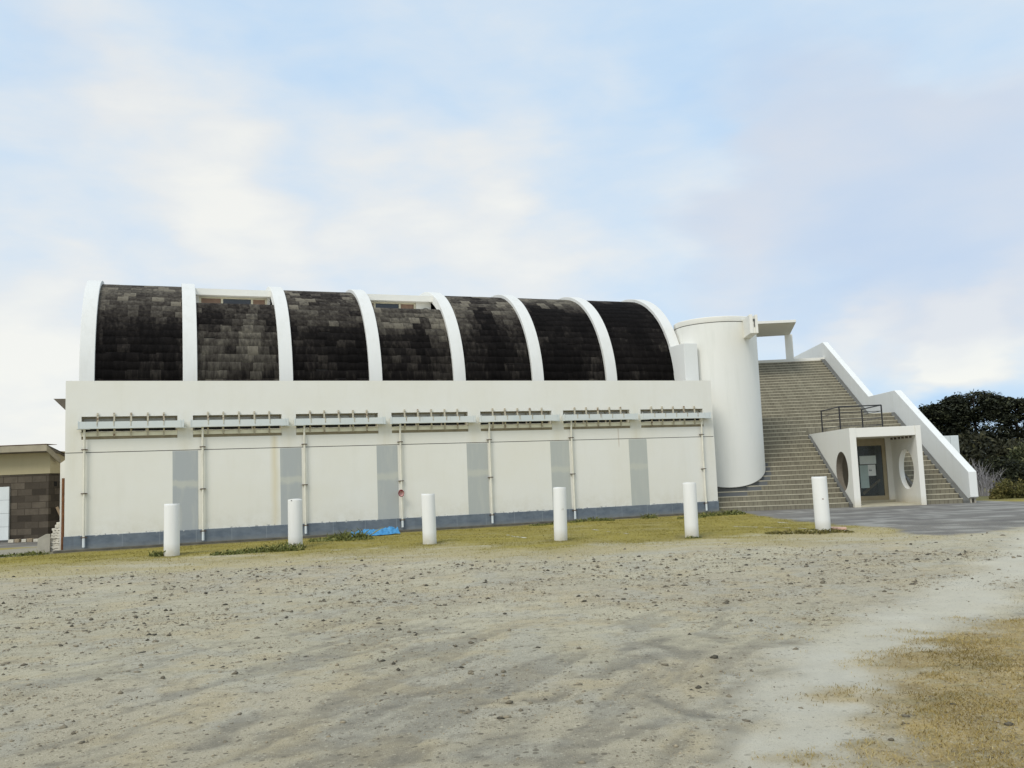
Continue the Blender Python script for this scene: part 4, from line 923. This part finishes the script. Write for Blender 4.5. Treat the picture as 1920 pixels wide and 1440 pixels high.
tuft(2.55, 31.0, [(-.5, 0, .3, .6), (0, .05, .35, 1), (.45, .1, .3, .7), (-1.3, -.4, .35, .4), (-1.9, -.6, .3, .4)], 130, .20, 'low weeds on the wall foot between the fourth and fifth bollards')
tuft(4.6, 31.9, [(0, 0, .3, 1.0)], 120, .25, 'small round weed on the wall foot under the sixth grey panel')
tuft(7.1, 31.7, [(-.5, -.1, .45, .9), (0, .1, .5, 1), (.45, .1, .4, .9), (-1.2, -.6, .5, .4)], 190, .24, 'green grass tuft at the right corner of the hall')
tuft(4.3, 22.45, [(-.10, 0, .11, 1), (.08, -.02, .10, .7)], 50, .10, 'tiny weed at the foot of the fifth bollard', size=.03)
tuft(7.25, 22.35, [(-.55, .1, .42, .7), (-.1, -.15, .38, .9), (.35, .1, .35, .8), (-.9, .2, .3, .5), (.6, .0, .3, .5)], 150, .17, 'brownish green weeds round the bollard before the stairs', foliage('brown_weed', (.06, .06, .015), (.15, .13, .035), (.25, .21, .08)))
tuft(-14.0, 25.4, [(0, 0, .4, .8), (.5, .2, .4, 1), (-.5, -.1, .35, .6)], 130, .18, 'dark weeds below the pale stack at the left corner of the hall')

# ------------------------------------------------------------------ small things by the wall
def tarp():
    nu, nv = 60, 26; u = np.linspace(-.78, .78, nu); v = np.linspace(-.26, .26, nv); U, Vv = np.meshgrid(u, v)
    ridge = np.exp(-(Vv/.13)**2)*(.08+.10*smooth(-.7, .6, U)); w = (fbm(U*3+5, Vv*5, 2.2, 4, 101)-.5)*.26+(np.abs(fbm(U*2+Vv*4, Vv*3-U, 3.0, 3, 103)-.5))*.42-.05
    edge = smooth(.785, .73, np.abs(U))*smooth(.26, .19, np.abs(Vv)); Z = .012+edge*(ridge+w*1.0+.07); Z = np.maximum(Z, .01); yv = Vv*(.8+.3*np.sin(U*5+1)+.5*(fbm(U*2, U*0+3, 2.5, 3, 107)-.5))+.06*np.sin(U*3)
    idx_ = np.arange(nu*nv).reshape(nv, nu); F_ = np.stack([idx_[:-1,:-1], idx_[:-1,1:], idx_[1:,1:], idx_[1:,:-1]], -1).reshape(-1, 4)
    o = np_mesh('tarpaulin', np.stack([U, yv, Z], -1).reshape(-1, 3), F_, M['tarp'], smooth=True); o.location = (-4.36, 27.95, .04); o.scale = (1.0, 1.0, .72); o.rotation_euler = (0, 0, PHI); o.modifiers.new('thick', 'SOLIDIFY').thickness = .006
    return tag(o, 'crumpled bright blue tarpaulin lying along the wall foot', 'tarpaulin')
tarp()
bx_, by_ = hall_xy(9.93, -.20)
bo = empty('pipe_cap', (bx_, by_, 1.245), PHI, 'small round pink cap with a dark red rim hung on the fourth downpipe', 'cap')
mb = MB(); ring = []
prof_ = [(.0, -.01), (.05, -.012), (.085, -.035), (.10, -.08)]
vs = []; n = 24
for r, y in prof_:
    for k in range(n): t = 2*math.pi*k/n; vs.append((r*math.cos(t)-.02, y, r*1.15*math.sin(t)))
mb.mesh(vs, [(i*n+k, i*n+(k+1) % n, (i+1)*n+(k+1) % n, (i+1)*n+k) for i in range(3) for k in range(n)]); o = mb.build('bowl', M['pink'], bo, smooth=True); o.modifiers.new('t', 'SOLIDIFY').thickness = .006
mb = MB(); mb.tube([(.104*math.cos(t)-.02, -.08, .12*math.sin(t)) for t in np.linspace(0, 2*math.pi, 33)], [.012+.016*max(0, math.sin(t-.4)) for t in np.linspace(0, 2*math.pi, 33)], 8); mb.build('rim', M['red'], bo, smooth=True); bo.scale = (.85, .85, .85)
mb = MB(); mb.box(-.21, .21, -.12, .12, 0, .05); o = mb.build('brick_slab', M['brick'], bevel=.012); o.location = (8.08, 23.2, float(ground_z(8.08, 23.2))+.02); o.rotation_euler = (.06, .05, -.35); tag(o, 'flat pinkish slab lying in the weeds right of the bollard before the stairs', 'slab')
mb = MB(); mb.tube([(0, 0, -.1), (.01, 0, 1.0), (.012, 0, 2.12)], .042, 10); o = mb.build('steel_pole', M['rust'], smooth=True); px_, py_ = hall_xy(-.07, .22); o.location = (px_, py_, 0); tag(o, 'thin rusty brown pole upright against the left corner of the hall', 'pole')
# pale boards stacked at the corner
z = .0
for k in range(9):
    w = .50-.018*k; x, y = -13.62+random.uniform(-.02, .02)+.02*k, 27.15+random.uniform(-.03, .03); mb = MB(); h = random.uniform(.055, .075)
    nn = 10; top = [(-w/2+w*i/nn, 0, h+.012*math.sin(i*2.1+k)) for i in range(nn+1)]; bot = [(-w/2+w*i/nn, 0, .012*math.sin(i*2.1+k)) for i in range(nn, -1, -1)]
    mb.prism([(p[0], -.3, p[2]) for p in top+bot], (0, .6, 0)); o = mb.build('roof_tile', M['block'], bevel=.008); o.location = (x, y, z); o.rotation_euler = (0, 0, random.uniform(-.12, .12)); z += h+.008
    tag(o, 'pale wavy tile lying in the stack at the left corner of the hall', 'tile', 'pale tiles stacked at the hall corner')
mb = MB(); mb.box(-.22, .22, -.25, .25, 0, .09); mb.box(-.2, .18, -.2, .22, .092, .16); o = mb.build('concrete_cap', M['block'], bevel=.01); o.location = (-13.4, 27.15, z+.005); o.rotation_euler = (0, .03, .1); tag(o, 'pale stepped block on top of the tile stack', 'block')
mb = MB(); mb.prism([(-.28, 0, 0), (.05, 0, 0), (.05, 0, .52), (-.06, 0, .52), (-.28, 0, .40)], (0, .05, .0)); o = mb.build('stone_slab', M['concrete'], bevel=.008); o.location = (-13.72, 26.75, 0); o.rotation_euler = (-.12, 0, .35); tag(o, 'grey slab leaning against the left side of the tile stack', 'slab')
for k, lab in enumerate(('longer brown board leaning above the pale tile stack', 'shorter brown board leaning above the pale tile stack')):
    mb = MB(); mb.box(-.035, .035, -.02, .02, 0, .55-.14*k); o = mb.build('timber_board', M['wood']); o.location = (-13.60+.16*k, 27.45, .78); o.rotation_euler = (-.1, -.42+.15*k, .2); tag(o, lab, 'board')

# ------------------------------------------------------------------ the outbuilding at the left
AX = empty('storage_building', (-17.0, 33.0, 0), 0, 'low flat roofed outbuilding with beige upper wall and brown stone base', 'building')
mb = MB(); mb.box(-9, .12, 0, 5, 2.42, 3.24); mb.build('upper_wall', M['beige'], AX)
mb = MB(); mb.box(-9, .06, .02, 5, -.1, 2.419); mb.build('stone_wall', M['stone'], AX)
mb = MB(); mb.prism([(-9.5, -.55, 3.20), (-9.5, -.55, 3.45), (-9.5, 1.0, 2.80+.25), (-9.5, 5.6, 2.80), (-9.5, 5.6, 2.55), (-9.5, .9, 3.13)], (9.75, 0, 0)); mb.build('roof', M['soffit'], AX)
mb = MB(); mb.box(-9.5, .25, -.575, -.552, 3.21, 3.43); mb.build('fascia', M['fascia'], AX)
mb = MB(); mb.prism([(.252, -.575, 3.21), (.252, -.575, 3.43), (.252, .45, 2.97), (.252, .45, 2.76)], (.03, 0, 0)); mb.build('bargeboard', M['fascia'], AX)
mb = MB(); mb.box(-9.5, .26, -.59, .2, 3.452, 3.465); mb.build('roof_edge', M['rust'], AX)
d_ = MB()
for k in range(4): d_.box(-4.2, -1.33, -.06, .015, .08+k*.48, .08+k*.48+.472)
d_.build('shutter_door', M['panelwhite'], AX, bevel=.004)
mb = MB(); mb.box(-4.3, -1.3, -.03, .016, .0, .075); mb.build('door_sill', M['channel'], AX)
mb = MB(); mb.box(.061, .075, .4, .6, 1.95, 2.12); mb.build('vent', M['dark'], AX)
for k in range(6):
    mb = MB(); mb.box(0, random.uniform(.16, .21), 0, .15, 0, random.uniform(.09, .13)); o = mb.build('loose_block', M['cblock'] if k % 2 else M['block'], bevel=.01); o.location = (-18.15+k*.225, 32.62+random.uniform(-.03, .03), .11*(k == 9)); tag(o, 'small rough block in the row at the foot of the brown stone wall', 'block', 'blocks along the outbuilding wall')

# ------------------------------------------------------------------ loose scoria and grass (uncountable)
def scatter_rocks():
    ico = np.array([(1,0,0),(0,1,0),(-1,0,0),(0,-1,0),(.1,.1,1),(-.1,0,-.8),(.62,.62,.45),(-.62,-.62,.45)])
    fc = np.array([(0,6,4),(6,1,4),(1,2,4),(2,7,4),(7,3,4),(3,0,4),(0,5,1),(1,5,2),(2,5,3),(3,5,0),(0,1,6),(2,3,7)])
    NV = 8
    n = 260000; y = 4.8+rng.uniform(0, 1, n)**1.0*15.5; x = rng.uniform(-.62, .62, n)*y
    band = .10+.95*smooth(9.6, 12.2, y+.10*x)*smooth(19.5, 16.5, y+.05*x)
    band = np.maximum(band, .75*smooth(1.0, -2.2, x+.12*(y-8))*smooth(19, 16, y)*smooth(5.2, 6.8, y))
    f = ground_fields(x, y); cl = fbm(x, y, .9, 4, 111); band = (.05+band*.95)*(.18+1.5*smooth(.42, .66, cl))*(1-.85*f[5])*(1-.8*f[4])*(1-.85*f[0])
    keep = rng.uniform(0, 1, n) < band; x, y = x[keep], y[keep]; n = len(x)
    s = .0028+.0030*rng.pareto(2.2, n); s = np.clip(s, .0026, .034)*(.8+.2*smooth(8, 16, y))
    z = ground_z(x, y)
    sc = np.stack([s*rng.uniform(.8, 1.5, n), s*rng.uniform(.7, 1.2, n), s*rng.uniform(.45, .9, n)], 1)
    jit = 1+rng.normal(size=(n, NV, 1))*.17; a = rng.uniform(0, 6.28, n); V = ico[None]*jit*sc[:, None, :]
    ca, sa = np.cos(a)[:, None], np.sin(a)[:, None]; X = V[..., 0]*ca-V[..., 1]*sa; Y = V[..., 0]*sa+V[..., 1]*ca
    P_ = np.stack([X+x[:, None], Y+y[:, None], V[..., 2]+(z+sc[:, 2]*rng.uniform(-.45, .35, n))[:, None]], -1).reshape(-1, 3)
    F_ = (fc[None]+(np.arange(n)*NV)[:, None, None]).reshape(-1, 3); t = np.clip(rng.beta(2.0, 1.3, n)-smooth(.014, .035, s)*.42, 0, 1)
    tag(np_mesh('gravel', P_, F_, M['gravel'], None, {'tint': np.repeat(t, NV)}), 'loose dark and tan scoria stones scattered over the sand', 'gravel', kind='stuff')
scatter_rocks()
def blades(name, x, y, h, w, tint, mat, label, cat):
    n = len(x); z = ground_z(x, y)-.004; th = rng.uniform(0, np.pi, n); ln = rng.normal(size=(n, 2))*h[:, None]*.75
    b0 = np.c_[x-np.cos(th)*w, y-np.sin(th)*w, z]; b1 = np.c_[x+np.cos(th)*w, y+np.sin(th)*w, z]; tp = np.c_[x+ln[:, 0], y+ln[:, 1], z+h]
    V = np.stack([b0, b1, tp], 1).reshape(-1, 3); F_ = np.arange(3*n).reshape(n, 3)
    return tag(np_mesh(name, V, F_, mat, None, {'tint': np.repeat(np.clip(tint, 0, 1), 3)}), label, cat, kind='stuff')
def dry_grass():
    n = 420000; y = rng.uniform(4.7, 13.5, n); x = rng.uniform(.6, 9, n); k = x < .62*y; x, y = x[k], y[k]
    f = ground_fields(x, y); cl = fbm(x, y, 3.2, 4, 121); d = f[4]*(.30+1.2*smooth(.36, .58, cl))
    spot = smooth(.66, .74, fbm(x*.6, y*1.5, 2.0, 3, 125))*smooth(1.2, 2.6, x)*smooth(12.5, 8, y)*.5; d = np.maximum(d, spot*.6)
    k = rng.uniform(0, 1, len(x)) < d*.55; x, y = x[k], y[k]; n = len(x)
    blades('dry_grass', x, y, rng.uniform(.008, .030, n), rng.uniform(.0022, .0048, n), .45+(fbm(x, y, 1.1, 3, 123)-.5)*1.3+rng.normal(size=n)*.2, M['straw'], 'short dry straw coloured grass patch in the lower right corner', 'grass')
dry_grass()
def moss_grass():
    n = 260000; x = rng.uniform(-16, 14, n); y = rng.uniform(17.5, 34, n); u, v = to_hall(x, y); k = (v < -.72); x, y = x[k], y[k]
    f = ground_fields(x, y); d = np.clip(f[0]*.55+f[1]*.10, 0, 1)*(1-f[2])*(1-f[3])*(.3+1.0*smooth(.4, .65, fbm(x, y, 1.6, 4, 131))); k = rng.uniform(0, 1, len(x)) < d; x, y = x[k], y[k]; n = len(x)
    blades('moss_grass', x, y, rng.uniform(.012, .04, n), rng.uniform(.004, .009, n), .5+rng.normal(size=n)*.22, M['moss'], 'olive yellow moss and short grass strip before the hall', 'grass')
moss_grass()
